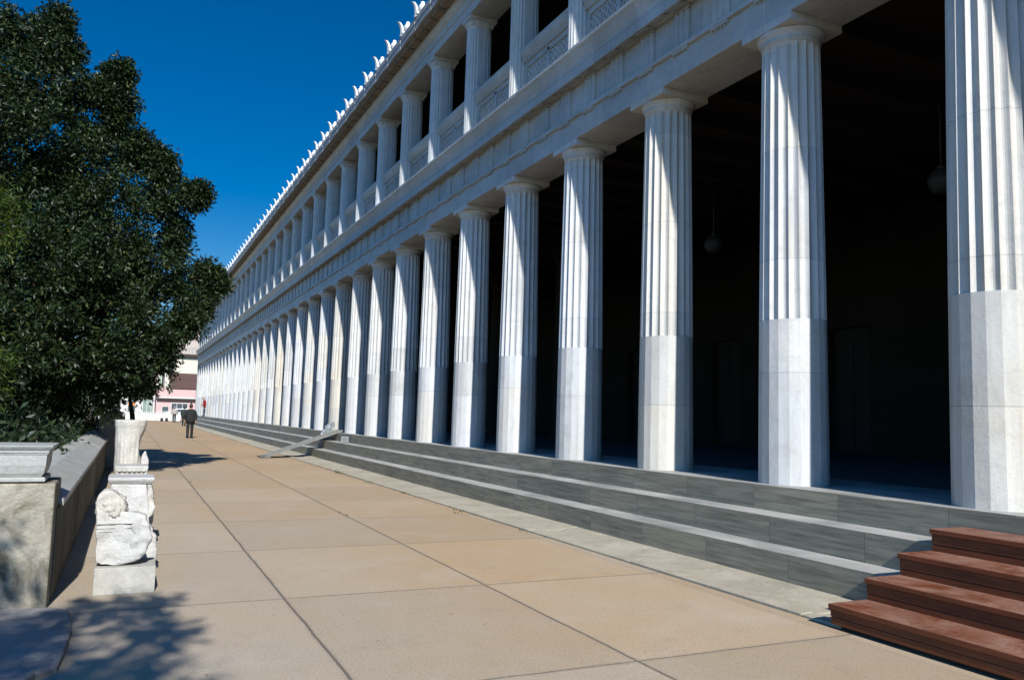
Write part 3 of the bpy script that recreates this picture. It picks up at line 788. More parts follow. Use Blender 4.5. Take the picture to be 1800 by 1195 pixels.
# slab block with carved edge
sb = empty('moulded_block', (0.1, 12.0, 0), 'flat moulded marble block between the altar and the column stump', 'sculpture')
b = MB(); rock(b, [(-0.15, 0), (0.19, 0), (0.185, 0.30), (0.16, 0.62), (-0.13, 0.62), (-0.155, 0.30)], 0, 0.40, 21, 0.012, 3, 6, 1.0); b.build('block_body', M['sculpture'], sb)
b = MB(); b.rings([[(-0.15 - d, -d, z), (0.18 + d, -d, z), (0.18 + d, 0.4 + d, z), (-0.15 - d, 0.4 + d, z)] for d, z in ((0.0, 0.625), (0.0, 0.64), (0.025, 0.655), (0.03, 0.69), (0.032, 0.70), (0.032, 0.722))], True, False)
for j in range(6): b.lathe([(0.018, 0.645), (0.024, 0.665), (0.006, 0.69)], 8, (-0.13 + j * 0.058, -0.012, 0))
b.build('carved_edge', M['sculpture'], sb, bevel=0.004)
# broken fluted column stump
su = empty('column_stump', (0.085, 15.3, 0), 'tall broken white column stump standing by the parapet under the tree', 'column')
b = MB(); rings = []
for i in range(40):
    z = 1.285 * i / 39
    ring = []
    for j in range(96):
        a = 2 * math.pi * j / 96
        fl = abs(math.sin(a * 10)) ** 0.7 * 0.010 * min(1, max(0, (1.15 - z) * 8))
        r = 0.205 + 0.035 * z / 1.3 - fl + (0.012 if z > 1.17 else 0)
        p = Vector((math.cos(a) * 2, math.sin(a) * 2, z * 3))
        r += noise.fractal(p * 1.6, 1, 2, 4) * 0.008
        chip = noise.noise(Vector((math.cos(a), math.sin(a), z * 1.6)) * 1.7 + Vector((4, 1, 2)))
        if math.cos(a - 0.1) > 0.55 and 0.55 < z < 1.12: r -= max(0, 0.09 * math.sin((z - 0.55) / 0.57 * math.pi)) * (math.cos(a - 0.1) - 0.55) * 2
        ring.append((r * math.cos(a), r * math.sin(a), z + (0.012 * noise.noise(p) if i > 36 else 0)))
    rings.append(ring)
b.rings(rings, True, True); b.build('shaft', M['sculpture'], su)
b = MB(); rock(b, [(0.16, 0.0), (0.30, 0.0), (0.285, 0.35), (0.30, 0.62), (0.24, 0.78), (0.19, 0.70)], -0.12, 0.18, 31, 0.02, 3, 7); tag(b.build('stone_shard', M['sculpture'], loc=(0.085, 15.05, 0)), 'upright pale marble shard leaning on the column stump', 'stone')
# dark pieces further along the wall
dk = empty('dark_stone_fragment', (-0.30, 22.0, 0), 'shaded blue grey carved stone with pale ridge beyond the stump', 'sculpture')
b = MB(); rock(b, [(-0.30, 0.0), (0.35, 0.0), (0.33, 0.9), (0.30, 1.18), (0.18, 1.36), (0.05, 1.42), (-0.1, 1.36), (-0.28, 1.2)], 0, 0.4, 41, 0.03, 3, 4); b.build('carved_stone', M['dark_stone'], dk)
b = MB(); b.tube([(-0.12, 0.1, 1.32), (0.0, 0.1, 1.40), (0.10, 0.08, 1.41), (0.22, 0.08, 1.33)], 0.028, 8); b.build('pale_ridge', M['sculpture'], dk)
b = MB(); b.rings([[(x - wd, 0, z), (x + wd, 0, z), (x + wd, 0.07, z), (x - wd, 0.07, z)] for x, z, wd in ((0.34, 0.0, 0.07), (0.20, 1.3, 0.06), (0.10, 1.80, 0.035), (0.08, 1.84, 0.01))], True, False)
tag(b.build('leaning_post', M['black'], loc=(-0.06, 23.0, 0)), 'dark leaning post behind the stump against the far street', 'post')

# ================================================================== RAMP ON THE STEPS
rp = empty('wheelchair_ramp', (4.05, 27.0, 0), 'portable grey metal ramp leaning from the pavement up the marble steps', 'ramp')
for yq in (0.0, 0.62):
    b = MB(); b.bar((0.12, yq, 0.045), (2.50, yq, 0.90), 0.20, 0.018)
    b.bar((0.12, yq - 0.10, 0.058), (2.50, yq - 0.10, 0.913), 0.012, 0.05); b.bar((0.12, yq + 0.10, 0.058), (2.50, yq + 0.10, 0.913), 0.012, 0.05)
    b.build('ramp_track', M['metal'], rp)
b = MB(); b.box(-0.10, 0.20, -0.14, 0.78, 0.012, 0.04); b.bar((-0.10, 0.32, 0.02), (0.20, 0.32, 0.07), 0.92, 0.015); b.build('toe_plate', M['metal'], rp)
b = MB(); b.bar((0.12, 0.31, 0.050), (2.50, 0.31, 0.905), 0.44, 0.02); b.build('ramp_deck', M['metal'], rp)
gs = empty('folded_sheet', (6.16, 27.95, 0.566), 'crumpled grey plastic sheet standing on the steps behind the ramp', 'sheet')
b = MB(); rock(b, [(-0.12, 0.0), (0.16, 0.0), (0.22, 0.25), (0.36, 0.50), (0.30, 0.62), (0.10, 0.55), (0.0, 0.36), (-0.13, 0.22)], 0, 0.12, 51, 0.03, 3, 9); b.build('sheet_body', M['plastic'], gs)
sg = empty('framed_notice', (6.10, 25.2, 0.566), 'small white framed notice lying at the top of the ramp', 'sign')
b = MB(); b.box(-0.02, 0.22, 0, 0.03, 0.02, 0.20); b.build('notice_frame', M['plastic'], sg, bevel=0.008)
b = MB(); b.box(0.015, 0.185, -0.004, -0.001, 0.055, 0.165); b.build('notice_face', M['metal'], sg)

# ================================================================== PEOPLE
def skin_mesh(name, verts, edges, radii, sub=2):
    me = bpy.data.meshes.new(name); me.from_pydata(verts, edges, []); me.update()
    o = bpy.data.objects.new(name, me); COL.objects.link(o)
    md = o.modifiers.new('skin', 'SKIN'); md.use_smooth_shade = True
    if not me.skin_vertices: raise RuntimeError('no skin layer')
    for i, r in enumerate(radii):
        me.skin_vertices[0].data[i].radius = r if isinstance(r, tuple) else (r, r)
    me.skin_vertices[0].data[0].use_root = True
    ss = o.modifiers.new('sub', 'SUBSURF'); ss.levels = sub; ss.render_levels = sub
    dg = bpy.context.evaluated_depsgraph_get(); dg.update()
    out = bpy.data.meshes.new_from_object(o.evaluated_get(dg))
    bpy.data.objects.remove(o); bpy.data.meshes.remove(me)
    out.name = name
    return out
def person(loc, rz, label, coat, trousers, hair, height=1.75, lean=0.0, step=0.10, coat_len=0.80, arms=((0.30, 0.05), (0.30, 0.05)), head_down=0.0, bulk=1.0):
    s = height / 1.75
    ln = lambda z: -lean * max(0, z - 0.92)          # forward = -y in local frame
    J = {}
    V, E, Rd = [], [], []
    def add(p, r, par=None):
        V.append((p[0] * s, (p[1] + ln(p[2])) * s, p[2] * s)); Rd.append((r[0] * s, r[1] * s) if isinstance(r, tuple) else r * s)
        if par is not None: E.append((par, len(V) - 1))
        return len(V) - 1
    pel = add((0, 0, 0.96), (0.15, 0.11)); bel = add((0, 0, 1.10), (0.145 * bulk, 0.11), pel); ch = add((0, 0, 1.30), (0.165 * bulk, 0.115), bel)
    nb = add((0, 0.0, 1.455), 0.065, ch); nk = add((0, -0.01 - head_down * 0.3, 1.52), 0.055, nb)
    hd = add((0, -0.015 - head_down, 1.60 - head_down * 0.2), (0.072, 0.085), nk); ht = add((0, -0.01 - head_down, 1.70 - head_down * 0.25), (0.066, 0.078), hd)
    add((0, -0.105 - head_down, 1.605 - head_down * 0.3), 0.016, hd)                    # nose
    for sx in (-1, 1):
        add((sx * 0.078, 0.0 - head_down, 1.61 - head_down * 0.2), 0.015, hd)              # ears
    for i, sx in enumerate((-1, 1)):
        ax, ay = arms[i]
        sh = add((sx * 0.195, 0, 1.385), 0.072, ch); el = add((sx * (0.235 + ax * 0.15), 0.02, 1.13), 0.062, sh)
        wr = add((sx * (0.205 + ax * 0.15), -ay, 0.89 + ay * 0.35), 0.032, el)
        pm = add((sx * (0.20 + ax * 0.15), -ay * 1.1 - 0.01, 0.81 + ay * 0.38), (0.022, 0.036), wr)
        for fi in range(4):
            add((sx * (0.197 + ax * 0.15), -ay * 1.1 - 0.04 + fi * 0.02, 0.72 + abs(fi - 1.4) * 0.012 + ay * 0.38), 0.009, pm)
        add((sx * (0.19 + ax * 0.15), -ay * 1.1 - 0.06, 0.79 + ay * 0.38), 0.010, wr)
        fy = -step if sx < 0 else step
        hp = add((sx * 0.095, 0, 0.88), 0.105, pel); kn = add((sx * 0.10, fy * 0.4 - 0.02, 0.49), 0.082, hp)
        an = add((sx * 0.10, fy, 0.09), 0.068, kn); add((sx * 0.105, fy - 0.15, 0.035), (0.042, 0.03), an)
    body = skin_mesh('person', V, E, Rd)
    zmin = min(v.co.z for v in body.vertices)
    for m in (coat, trousers, M['skin'], M['black']): body.materials.append(m)
    for p in body.polygons:
        c = p.center / s; 
        hand = c.z < 0.90 + (arms[0][1] + arms[1][1]) * 0.18 and abs(c.x) > 0.15 and c.z > 0.66
        if c.z < 0.10 : p.material_index = 3
        elif hand or c.z > 1.485 - head_down * 0.1: p.material_index = 2
        elif c.z > 0.95 or abs(c.x) > 0.19: p.material_index = 0
        else: p.material_index = 1
        p.use_smooth = True
    o = bpy.data.objects.new('person', body); COL.objects.link(o)
    o.location = (loc[0], loc[1], loc[2] - zmin); o.rotation_euler = (0, 0, rz)
    tag(o, label, 'person')
    b = MB()     # coat skirt
    zt, zb = 1.42, coat_len
    prof = [(0.09, 0.075, 1.475), (0.17, 0.105, 1.435), (0.205 * bulk, 0.13, 1.36), (0.205 * bulk, 0.145, 1.25), (0.195 * bulk, 0.145, 1.10), (0.20 * bulk, 0.15, 0.96), (0.205 * bulk, 0.15, zb)]
    rg = []
    for i, (rx, ry, z) in enumerate(prof):
        rg.append([((rx * math.cos(2 * math.pi * j / 24)) * s, (ry * math.sin(2 * math.pi * j / 24) + ln(z)) * s, (z + (0.012 * math.sin(j * 1.3) if i == 6 else 0)) * s) for j in range(24)])
    b.rings(rg, False, True)
    c = b.build('jacket', coat, o); md = c.modifiers.new('thick', 'SOLIDIFY'); md.thickness = 0.012
    b = MB()     # hair cap
    hy = -0.012 - head_down
    rg = []
    for i in range(7):
        t = i / 6; z = 1.615 + 0.18 * math.sin(t * math.pi / 2); rr = max(math.cos(t * math.pi / 2), 0.05)
        rg.append([(0.088 * rr * math.cos(2 * math.pi * j / 18) * s, (0.105 * rr * math.sin(2 * math.pi * j / 18) + hy + 0.018 + ln(z)) * s, (z - head_down * 0.25 - (0.05 if i == 0 and math.sin(2 * math.pi * j / 18) > 0.2 else 0) + (0.045 if i == 0 and math.sin(2 * math.pi * j / 18) < -0.4 else 0)) * s) for j in range(18)])
    b.rings(rg, True, True); b.build('hair', hair, o)
    return o
person((2.98, 44.7, 0.0), math.pi, 'man in black suit walking away in the middle of the pavement', M['black'], M['black'], M['hair'], 1.76, 0.02, 0.07, 0.76, ((0.35, 0.05), (0.30, 0.06)), 0.03, 1.12)
person((4.55, 76.0, 0.0), math.pi, 'figure in dark coat partly hidden behind the man in the black suit', M['dark_green'], M['black'], M['hair'], 1.68, 0.0, 0.05, 0.66, ((0.3, 0.05), (0.3, 0.05)), 0.0, 1.15)
person((4.62, 93.6, 0.0), math.pi, 'person in pale top and dark trousers by the far white wall', M['light_cloth'], M['black'], M['grey_hair'], 1.72, 0.0, 0.05, 0.92, ((0.45, 0.16), (0.45, 0.16)), 0.02, 1.1)
person((6.50, 79.6, 0.84), math.pi / 2 * 3 + 0.2, 'person in red jacket with head bent standing on the marble steps', M['red_cloth'], M['navy'], M['grey_hair'], 1.76, 0.18, 0.05, 0.82, ((0.1, 0.30), (0.1, 0.30)), 0.07, 1.1)

# ================================================================== FAR END OF THE TERRACE
b = MB(); b.box(-4.0, 5.9, 105.6, 106.0, -0.1, 0.90); b.box(-4.0, 5.9, 105.55, 106.05, 0.90, 0.97)
tag(b.build('low_wall', M['white_wall']), 'low whitewashed wall closing the far end of the pavement', 'wall')
ba = empty('crowd_barrier', (4.05, 100.5, 0), 'pale metal crowd barrier standing before the low white wall', 'barrier')
b = MB()
for z in (0.22, 1.1): b.tube([(-0.9, 0, z), (0.9, 0, z)], 0.025, 6)
for x in (-0.9, 0.9): b.tube([(x, 0, 0.0), (x, 0, 1.1)], 0.025, 6)
for i in range(13): b.tube([(-0.78 + i * 0.13, 0, 0.22), (-0.78 + i * 0.13, 0, 1.1)], 0.011, 5)
b.build('barrier_frame', M['white_paint'], ba)
for x in (-0.7, 0.7):
    b = MB(); b.bar((x, -0.3, 0.02), (x, 0.3, 0.02), 0.05, 0.035); b.build('foot', M['white_paint'], ba)
for i, x in enumerate((3.65, 4.15)):
    b = MB(); rock(b, [(-0.16, 0), (0.16, 0), (0.14, 0.28), (0.05, 0.40), (-0.10, 0.34)], 0, 0.25, 61 + i, 0.03, 2, 7)
    tag(b.build('sandbag', M['black'], loc=(x, 100.0, 0)), ['dark weight bag under the left end of the crowd barrier', 'dark weight bag under the middle of the crowd barrier'][i], 'bag', 'dark bags under the crowd barrier')

def building(name, label, x0, x1, y0, y1, z1, wall, z0=-0.1):
    e = empty(name, ((x0 + x1) / 2, y0, 0), label, 'building')
    b = MB(); b.box(x0 - (x0 + x1) / 2, x1 - (x0 + x1) / 2, 0, y1 - y0, z0, z1)
    b.build('wall', wall, e)
    return e
def window(e, x0, x1, z0, z1, glass, frame, bars=1, name='window'):
    cx = e.location.x
    b = MB(); d = 0.07
    b.box(x0 - cx, x1 - cx, -0.06, 0.02, z0, z0 + d); b.box(x0 - cx, x1 - cx, -0.06, 0.02, z1 - d, z1)
    b.box(x0 - cx, x0 + d - cx, -0.06, 0.02, z0 + d, z1 - d); b.box(x1 - d - cx, x1 - cx, -0.06, 0.02, z0 + d, z1 - d)
    for i in range(bars):
        xm = x0 + (x1 - x0) * (i + 1) / (bars + 1); b.box(xm - 0.03 - cx, xm + 0.03 - cx, -0.05, 0.02, z0 + d, z1 - d)
    f = b.build(name, frame, e)
    b = MB(); b.box(x0 + d - cx, x1 - d - cx, -0.025, -0.005, z0 + d, z1 - d); b.build('pane', glass, f)
    return f
# pink house with brown roof
pk = building('pink_house', 'pink stuccoed house with white cornice and dark awning at the street end', 3.5, 14.0, 118, 127, 4.15, M['pink_wall'])
b = MB(); b.box(3.35 - 8.75, 14.1 - 8.75, -0.25, 0.0, 2.80, 2.98); b.build('cornice', M['white_wall'], pk)
b = MB(); b.prism_x([(-0.32, 2.50), (-0.32, 2.56), (0.0, 2.79), (0.0, 2.5)], 3.55 - 8.75, 14.0 - 8.75); b.build('awning', M['dark_gap'], pk)
window(pk, 5.35, 7.45, 0.35, 2.2, M['glass'], M['white_wall'], 2)
window(pk, 4.2, 5.1, 0.85, 1.75, M['glass'], M['white_wall'], 0)
b = MB(); b.prism_x([(-0.2, 4.15), (4.6, 6.4), (9.3, 4.15)], 5.2 - 8.75, 14.2 - 8.75); b.build('roof', M['brown_roof'], pk)
# storefront building at left
sf = building('white_storefront', 'white plastered storefront with tall bays beyond the low wall', -6.5, 3.45, 122, 130, 4.6, M['white_wall'])
for x0, x1, gl in ((0.05, 1.10, 'glass'), (1.25 + 0.65, 3.05 + 0.0, 'green_glass'), (-1.9, -0.7, 'glass'), (-4.2, -2.6, 'glass')):
    window(sf, x0, x1, 0.5, 3.0, M[gl], M['white_wall'], 1)
b = MB(); b.box(0.13 + 1.525, 1.02 + 1.525, -0.09, -0.055, 1.72, 2.15); b.build('timber_panel', M['orange_panel'], sf)
b = MB(); b.box(-0.01 + 3.1 + 1.525 - 0.05, 3.1 + 1.525 + 0.09, -0.14, -0.01, -0.05, 3.6); b.build('drainpipe', M['dark_stone'], sf)
# cream apartment block with balcony and paler upper setback
cr = building('apartment_block', 'tall cream apartment block with a dark ledge rising over the pink house', 5.0, 16.0, 135, 147, 9.6, M['cream_wall'])
b = MB(); b.box(4.7 - 10.5, 16.2 - 10.5, -0.6, 0.0, 9.62, 9.85); b.box(4.7 - 10.5, 16.2 - 10.5, -0.6, 12, 9.45, 9.62); b.build('balcony_slab', M['dark_gap'], cr)
b = MB()
for i in range(24): b.tube([(4.8 - 10.5 + i * 0.48, -0.55, 9.85), (4.8 - 10.5 + i * 0.48, -0.55, 10.75)], 0.02, 5)
b.tube([(4.8 - 10.5, -0.55, 10.75), (16 - 10.5, -0.55, 10.75)], 0.03, 5); b.build('railing', M['metal'], cr)
b = MB(); b.box(5.6 - 10.5, 15.8 - 10.5, 1.2, 11.8, 9.85, 15.5); b.build('upper_storey', M['pale_wall'], cr)
window(cr, 9.8, 11.2, 6.2, 7.8, M['glass'], M['white_wall'], 1)
window(cr, 5.5, 6.0, 6.6, 8.4, M['glass'], M['white_wall'], 0)
pb = building('pale_block', 'pale plastered apartment block seen through the leaves at the far left', -9.0, 4.4, 140, 152, 10.5, M['pale_wall'])
for zz in (5.2, 8.0):
    for xx in (-7.2, -4.6, -2.0, 0.6, 2.6): window(pb, xx, xx + 1.1, zz, zz + 1.6, M['glass'], M['white_wall'], 1)
b = MB(); b.box(-9.2 + 2.3, 4.6 + 2.3, -0.3, 12.2, 10.5, 10.8); b.build('roof_slab', M['white_wall'], pb)
# parked car
ca = empty('parked_car', (6.05, 112.0, 0), 'silver car parked in front of the pink house', 'car')
b = MB(); L_ = [(-2.1, 0.35), (-2.1, 0.75), (-1.95, 0.92), (-1.1, 1.0), (-0.45, 1.46), (0.95, 1.48), (1.75, 1.02), (2.05, 0.95), (2.12, 0.7), (2.12, 0.35)]
n = len(L_)
b.add([(x, 0.0, z) for x, z in L_] + [(x, 1.65, z) for x, z in L_], [tuple(range(n)), tuple(range(n, 2 * n))[::-1]] + [(i, n + i, n + (i + 1) % n, (i + 1) % n) for i in range(n)])
b.build('body', M['car_paint'], ca, bevel=0.06)
b = MB(); b.prism_y([(-0.95, 1.02), (-0.42, 1.40), (0.9, 1.42), (1.45, 1.03)], -0.012, 0.004); b.build('side_window', M['glass'], ca)
for x in (-1.35, 1.3):
    wv = MB(); wv.rings([[(x + r0 * math.cos(2 * math.pi * j / 20), yq, 0.32 + r0 * math.sin(2 * math.pi * j / 20)) for j in range(20)] for r0, yq in ((0.28, -0.03), (0.32, -0.01), (0.32, 0.18), (0.28, 0.2))], True, True)
    wo = wv.build('wheel', M['tyre'], ca)
    wv = MB(); wv.lathe([(0.19, 0), (0.17, 0.012), (0.05, 0.02)], 16); ro = wv.build('rim', M['metal'], wo); ro.rotation_euler = (R(90), 0, 0); ro.location = (x, -0.031, 0.32)

# ================================================================== VEGETATION
def leaves_mesh(name, clumps, n_per, length, width, seed, mat, spread):
    """clumps: list of (x,y,z,r). Every leaf is a folded diamond of two triangles."""
    r_ = np.random.default_rng(seed)
    C = np.array(clumps, float)
    idx = np.repeat(np.arange(len(C)), np.maximum(3, (n_per * C[:, 4]).astype(int))); N = len(idx)
    d = r_.normal(size=(N, 3)); d /= np.linalg.norm(d, axis=1)[:, None]
    rad = (r_.random(N) ** 0.45) * C[idx, 3] * spread
    P = C[idx, :3] + d * rad[:, None]
    ax = d * 0.7 + r_.normal(size=(N, 3)) * 0.6 + np.array([0, 0, -0.1]); ax /= np.linalg.norm(ax, axis=1)[:, None]
    t = r_.normal(size=(N, 3)) + np.array([0, 0, 1.2]); sd = np.cross(ax, t); sd /= np.linalg.norm(sd, axis=1)[:, None] + 1e-9
    nr = np.cross(sd, ax)
    L = length * (0.65 + 0.7 * r_.random(N))[:, None]; Wd = width * (0.7 + 0.6 * r_.random(N))[:, None]
    a = P; m = P + ax * L * 0.5 - nr * L * 0.05; e = P + ax * L - nr * L * 0.12
    l = m + sd * Wd * 0.5 + nr * Wd * 0.15; q = m - sd * Wd * 0.5 + nr * Wd * 0.15
    V = np.stack([a, q, e, l], 1).reshape(-1, 3)
    me = bpy.data.meshes.new(name)
    me.vertices.add(N * 4); me.vertices.foreach_set('co', V.ravel())
    b4 = (np.arange(N) * 4)[:, None]
    tri = np.concatenate([b4 + np.array([[0, 1, 2]]), b4 + np.array([[0, 2, 3]])], 1).ravel()
    me.loops.add(N * 6); me.loops.foreach_set('vertex_index', tri.astype(np.int32))
    me.polygons.add(N * 2); me.polygons.foreach_set('loop_start', (np.arange(N * 2) * 3).astype(np.int32)); me.polygons.foreach_set('loop_total', np.full(N * 2, 3, np.int32))
    me.update(); me.validate()
    me.materials.append(mat)
    return me
def clumps_in(blobs, per_m2, seed, cr, shell=0.55, yscale=1.0):
    r_ = np.random.default_rng(seed); out = []
    for x, y, z, r in blobs:
        r = max(0.06, r - 0.42 * cr)
        n = max(9, int(per_m2 * r * r * 4))
        d = r_.normal(size=(n, 3)); d /= np.linalg.norm(d, axis=1)[:, None]
        k = shell + (1 - shell) * r_.random(n)
        k = np.where(r_.random(n) < 0.25, r_.random(n) ** 0.5, k)
        p = d * (k * r * (0.88 + 0.24 * r_.random(n)))[:, None]
        for q in p: out.append((x + q[0], y + q[1] * yscale, z + q[2], cr * (0.6 + 0.7 * r_.random()), 1.0))
        # loose twigs that break the outline
        for _ in range(int(5 + 20 * r)):
            d1 = r_.normal(size=3) + np.array([0, 0, 0.35]); d1 /= np.linalg.norm(d1)
            L = 0.10 + 0.30 * r_.random()
            for k_ in (0.3, 0.65, 1.0):
                q = d1 * (r * 0.98 + cr * 0.5 + L * (k_ - 0.3)) + r_.normal(size=3) * 0.02
                out.append((x + q[0], y + q[1] * yscale, z + q[2], 0.085 * (1.25 - 0.5 * k_), 0.075))
    return out
def limb(mb, a, b, r0, r1, seed, seg=6, wob=0.12):
    r_ = random.Random(seed); a, b = Vector(a), Vector(b); pts = []; rs = []
    L = (b - a).length
    for i in range(seg + 1):
        t = i / seg
        p = a.lerp(b, t) + Vector((r_.uniform(-1, 1), r_.uniform(-1, 1), r_.uniform(-1, 1) * 0.5)) * wob * L * 0.25 * math.sin(math.pi * t)
        pts.append(tuple(p)); rs.append(r0 + (r1 - r0) * t)
    mb.tube(pts, rs, 8)
def tree(name, label, base, blobs, leaf, lsize, per_m2, n_per, seed, trunk_r=0.22, fork=2.0, cat='tree', group=None, cr=0.42, spread=1.0):
    e = empty(name, base, label, cat, group)
    rel = [(x - base[0], y - base[1], z - base[2], r) for x, y, z, r in blobs]
    b = MB()
    limb(b, (0, 0, -0.2), (0.1, 0.05, fork), trunk_r, trunk_r * 0.75, seed, 6, 0.15)
    for i, (x, y, z, r) in enumerate(sorted(rel, key=lambda q: -q[3])[:14]):
        limb(b, (0.1, 0.05, fork - 0.15), (x, y, z), trunk_r * 0.5, 0.02, seed + i, 7, 0.22)
    b.build('trunk', M['bark'], e)
    me = leaves_mesh('crown', clumps_in(rel, per_m2, seed, cr), n_per, lsize[0], lsize[1], seed + 1, leaf, spread)
    o = bpy.data.objects.new('crown', me); COL.objects.link(o); o.parent = e
    return e
OAK = [(-2.23, 19.3, 8.25, 1.05), (-1.55, 19.9, 8.0, 0.78), (-2.74, 19.0, 6.92, 1.5), (-1.2, 19.6, 5.9, 1.45), (-0.05, 20.0, 6.3, 0.62),
       (-1.5, 18.6, 4.1, 1.6), (-0.05, 19.8, 4.7, 0.98), (0.85, 20.2, 4.2, 0.62), (1.55, 20.4, 4.42, 0.28), (-0.45, 18.8, 3.0, 1.05), (0.45, 19.6, 3.2, 0.5),
       (-1.9, 18.3, 2.4, 1.3), (1.02, 19.6, 6.30, 0.16), (-0.8, 19.4, 2.1, 0.7), (-1.95, 19.5, 9.55, 0.36), (-2.9, 19.7, 9.3, 0.5), (-4.6, 19.5, 6.3, 1.9), (-4.3, 18.6, 3.2, 1.9),
       (-0.98, 19.6, 8.30, 0.34), (1.38, 20.3, 3.85, 0.2), (0.50, 19.8, 6.10, 0.30), (-0.3, 19.8, 7.15, 0.32), (-1.0, 21.4, 4.6, 1.5), (-2.4, 21.6, 6.2, 1.6), (-3.0, 21.0, 3.6, 1.7), (0.3, 21.2, 4.0, 0.75), (-4.4, 21.4, 8.2, 1.5), (0.72, 20.2, 5.15, 0.28), (1.0, 20.1, 3.4, 0.25), (0.62, 19.6, 2.55, 0.22),
       (0.10, 19.8, 2.55, 0.58), (0.72, 19.8, 2.80, 0.42), (1.18, 19.9, 3.45, 0.32), (-0.36, 19.6, 1.98, 0.6), (1.34, 20.1, 3.85, 0.26), (0.25, 19.7, 1.95, 0.32), (-1.6, 20.5, 2.2, 1.2),
       (-1.92, 19.5, 9.25, 0.34), (-1.86, 19.5, 9.75, 0.2), (-2.2, 19.5, 9.0, 0.4), (-2.75, 19.4, 9.15, 0.4), (-1.62, 19.6, 9.1, 0.2), (-0.72, 19.7, 8.72, 0.2), (-0.60, 19.7, 8.9, 0.1), (-0.55, 19.7, 8.25, 0.22), (-0.62, 19.7, 7.85, 0.2), (-0.85, 19.7, 7.35, 0.3),
       (0.12, 19.9, 7.05, 0.16), (0.32, 19.9, 6.95, 0.10), (0.36, 19.9, 7.12, 0.06), (0.52, 19.9, 6.75, 0.16), (-0.2, 19.8, 7.45, 0.18), (-0.02, 19.8, 7.3, 0.12), (1.15, 19.6, 6.42, 0.12), (0.78, 20.1, 5.6, 0.2), (1.5, 20.3, 4.75, 0.14), (1.75, 20.4, 4.5, 0.14)]
tree('evergreen_tree', 'large dark evergreen tree with dense crown overhanging the parapet and pavement', (-2.6, 19.8, -0.03), OAK, M['oak_leaf'], (0.098, 0.042), 12, 190, 101, 0.30, 2.2, cr=0.34)
tree('pine_tree', 'bright yellow green branch of a tree at the left frame edge', (-2.9, 13.4, -0.03), [(-1.78, 13.0, 4.22, 0.24), (-1.72, 13.1, 3.86, 0.22), (-2.2, 13.2, 4.1, 0.4), (-2.5, 13.2, 3.3, 0.5), (-1.66, 13.0, 2.1, 0.24), (-1.80, 13.1, 1.75, 0.28), (-2.3, 13.3, 2.4, 0.4)], M['light_leaf'], (0.10, 0.018), 70, 60, 202, 0.09, 1.6, cr=0.2)
# tree behind the camera on the left: its branches shade the foreground
BACK = []
def shade(px, py, h, r): BACK.append((px - 0.14 + sdir.x / sdir.z * h, py + sdir.y / sdir.z * h, h, r))
for px, py, h, r in ((0.05, 5.55, 6.6, 0.42), (0.18, 5.0, 6.9, 0.30), (-0.5, 5.6, 6.3, 0.5), (-0.9, 6.2, 6.0, 0.5), (-0.3, 6.25, 6.2, 0.24), (0.45, 6.10, 6.5, 0.13), (-0.05, 4.4, 6.6, 0.5), (-0.9, 4.9, 6.4, 0.6), (-0.75, 7.5, 5.6, 0.26), (-1.2, 7.6, 5.6, 0.3), (-0.05, 6.80, 5.8, 0.16), (0.36, 6.95, 5.8, 0.09), (-1.5, 5.4, 6.2, 0.7), (-1.6, 3.6, 6.6, 0.8), (0.0, 3.4, 6.8, 0.5)): shade(px, py, h, r)
tree('evergreen_tree', 'evergreen tree beside the camera whose branch shades the near pavement', (-3.6, -4.2, -0.03), BACK, M['oak_leaf'], (0.135, 0.055), 26, 22, 303, 0.22, 3.2, cr=0.24)
# hedge shrubs behind the parapet
hs = [(-1.5, 9.8, 0.75, 'dark shrub just behind the marble chest'), (-1.45, 11.6, 0.85, 'dark shrub behind the first coping stones'), (-1.35, 13.6, 0.95, 'dense dark shrub under the evergreen crown'), (-1.25, 16.0, 1.0, 'dark shrub behind the shaded part of the parapet'), (-1.3, 18.6, 1.0, 'dark shrub against the evergreen trunk'), (-1.25, 25.5, 0.9, 'low dark shrub farther along the parapet')]
for i, (x, y, h, lab) in enumerate(hs):
    bl = [(x, y, h * 0.55, 0.62), (x - 0.35, y + 0.6, h * 0.75, 0.6), (x - 0.5, y - 0.6, h * 0.7, 0.6), (x + 0.15, y + 0.9, h * 0.7, 0.45), (x - 1.1, y + 0.2, h * 0.8, 0.8)]
    tree('shrub', lab, (x - 0.2, y, -0.03), bl, M['hedge_leaf'], (0.12, 0.05), 30, 40, 400 + i, 0.05, 0.3, 'shrub', 'shrubs behind the parapet', 0.34)
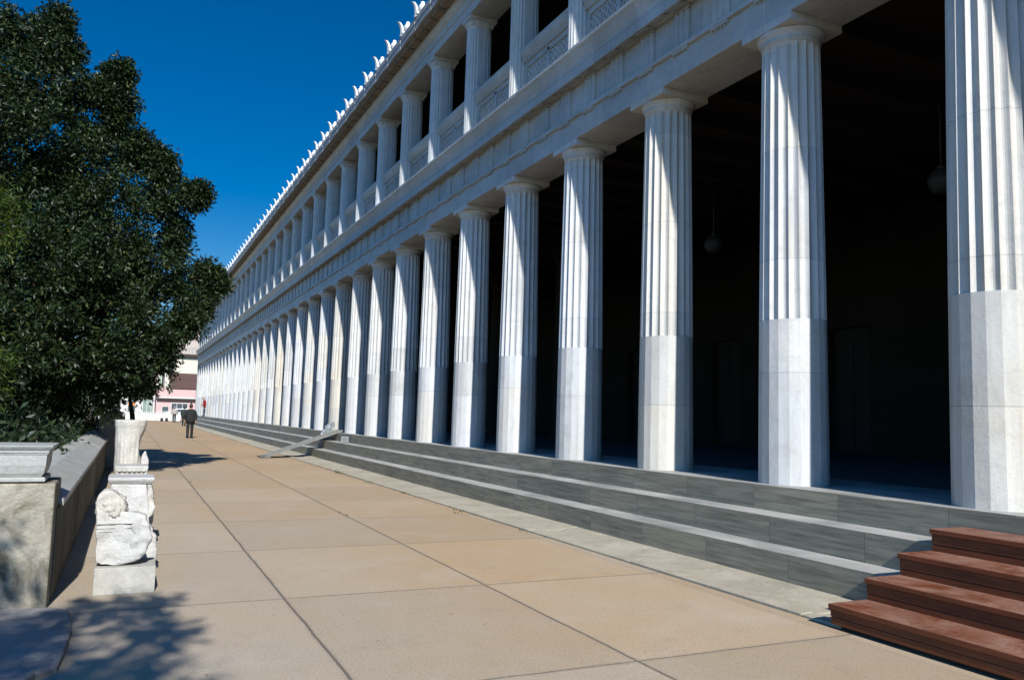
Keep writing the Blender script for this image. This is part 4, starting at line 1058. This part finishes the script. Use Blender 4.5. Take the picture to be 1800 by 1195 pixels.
tree('bush', 'olive brown bush at the end of the dark tree above the parapet', (-0.95, 23.4, -0.03), [(-0.75, 23.2, 1.15, 0.48), (-0.95, 23.5, 1.6, 0.42), (-0.55, 23.3, 1.45, 0.33), (-0.50, 23.6, 1.85, 0.25), (-1.3, 23.4, 1.2, 0.55)], M['olive_leaf'], (0.10, 0.03), 40, 40, 500, 0.05, 0.5, 'bush', None, 0.26)
# dark trees farther behind, closing the view under the crown
far = [(-4.2, 30.0, 'dark evergreen tree standing behind the large overhanging tree'), (-3.2, 40.0, 'dark evergreen tree farther along the parapet'), (-6.5, 24.0, 'dark evergreen tree at the left behind the shrubs')]
for i, (x, y, lab) in enumerate(far):
    bl = [(x, y, 1.4, 1.5), (x + 0.6, y + 0.5, 2.8, 1.4), (x - 0.9, y, 3.2, 1.6), (x - 0.2, y + 1, 4.4, 1.3), (x - 1.8, y + 0.5, 1.8, 1.6)]
    tree('evergreen_tree', lab, (x - 0.3, y, -0.03), bl, M['hedge_leaf'], (0.22, 0.10), 12, 40, 600 + i, 0.2, 1.2, cr=0.55)
# tufts of grass in the kerb joint
gt = MB()
for (gx, gy, cnt, sc) in ((4.86, 20.3, 26, 0.09), (4.87, 15.0, 16, 0.05), (4.86, 12.2, 16, 0.05), (4.80, 17.2, 8, 0.04), (4.86, 30.0, 10, 0.06), (3.02, 12.0, 10, 0.03), (1.26, 18.0, 10, 0.03), (4.7, 11.75, 14, 0.035), (4.86, 9.7, 10, 0.04)):
    for _ in range(cnt):
        x = gx + random.gauss(0, 0.025); y = gy + random.gauss(0, 0.22); a = random.uniform(0, 6.28); h = sc * random.uniform(0.5, 1.2)
        dx, dy = math.cos(a) * 0.006, math.sin(a) * 0.006
        lx, ly = random.gauss(0, 0.4) * h, random.gauss(0, 0.4) * h
        gt.add([(x - dx, y - dy, 0.0), (x + dx, y + dy, 0.0), (x + lx * 0.5 + dx * 0.7, y + ly * 0.5 + dy * 0.7, h * 0.6), (x + lx, y + ly, h)], [(0, 1, 2), (0, 2, 3)])
tag(gt.build('grass', M['light_leaf']), 'small green grass tufts growing in the paving joints', 'grass', kind='stuff')
bpy.context.view_layer.update()
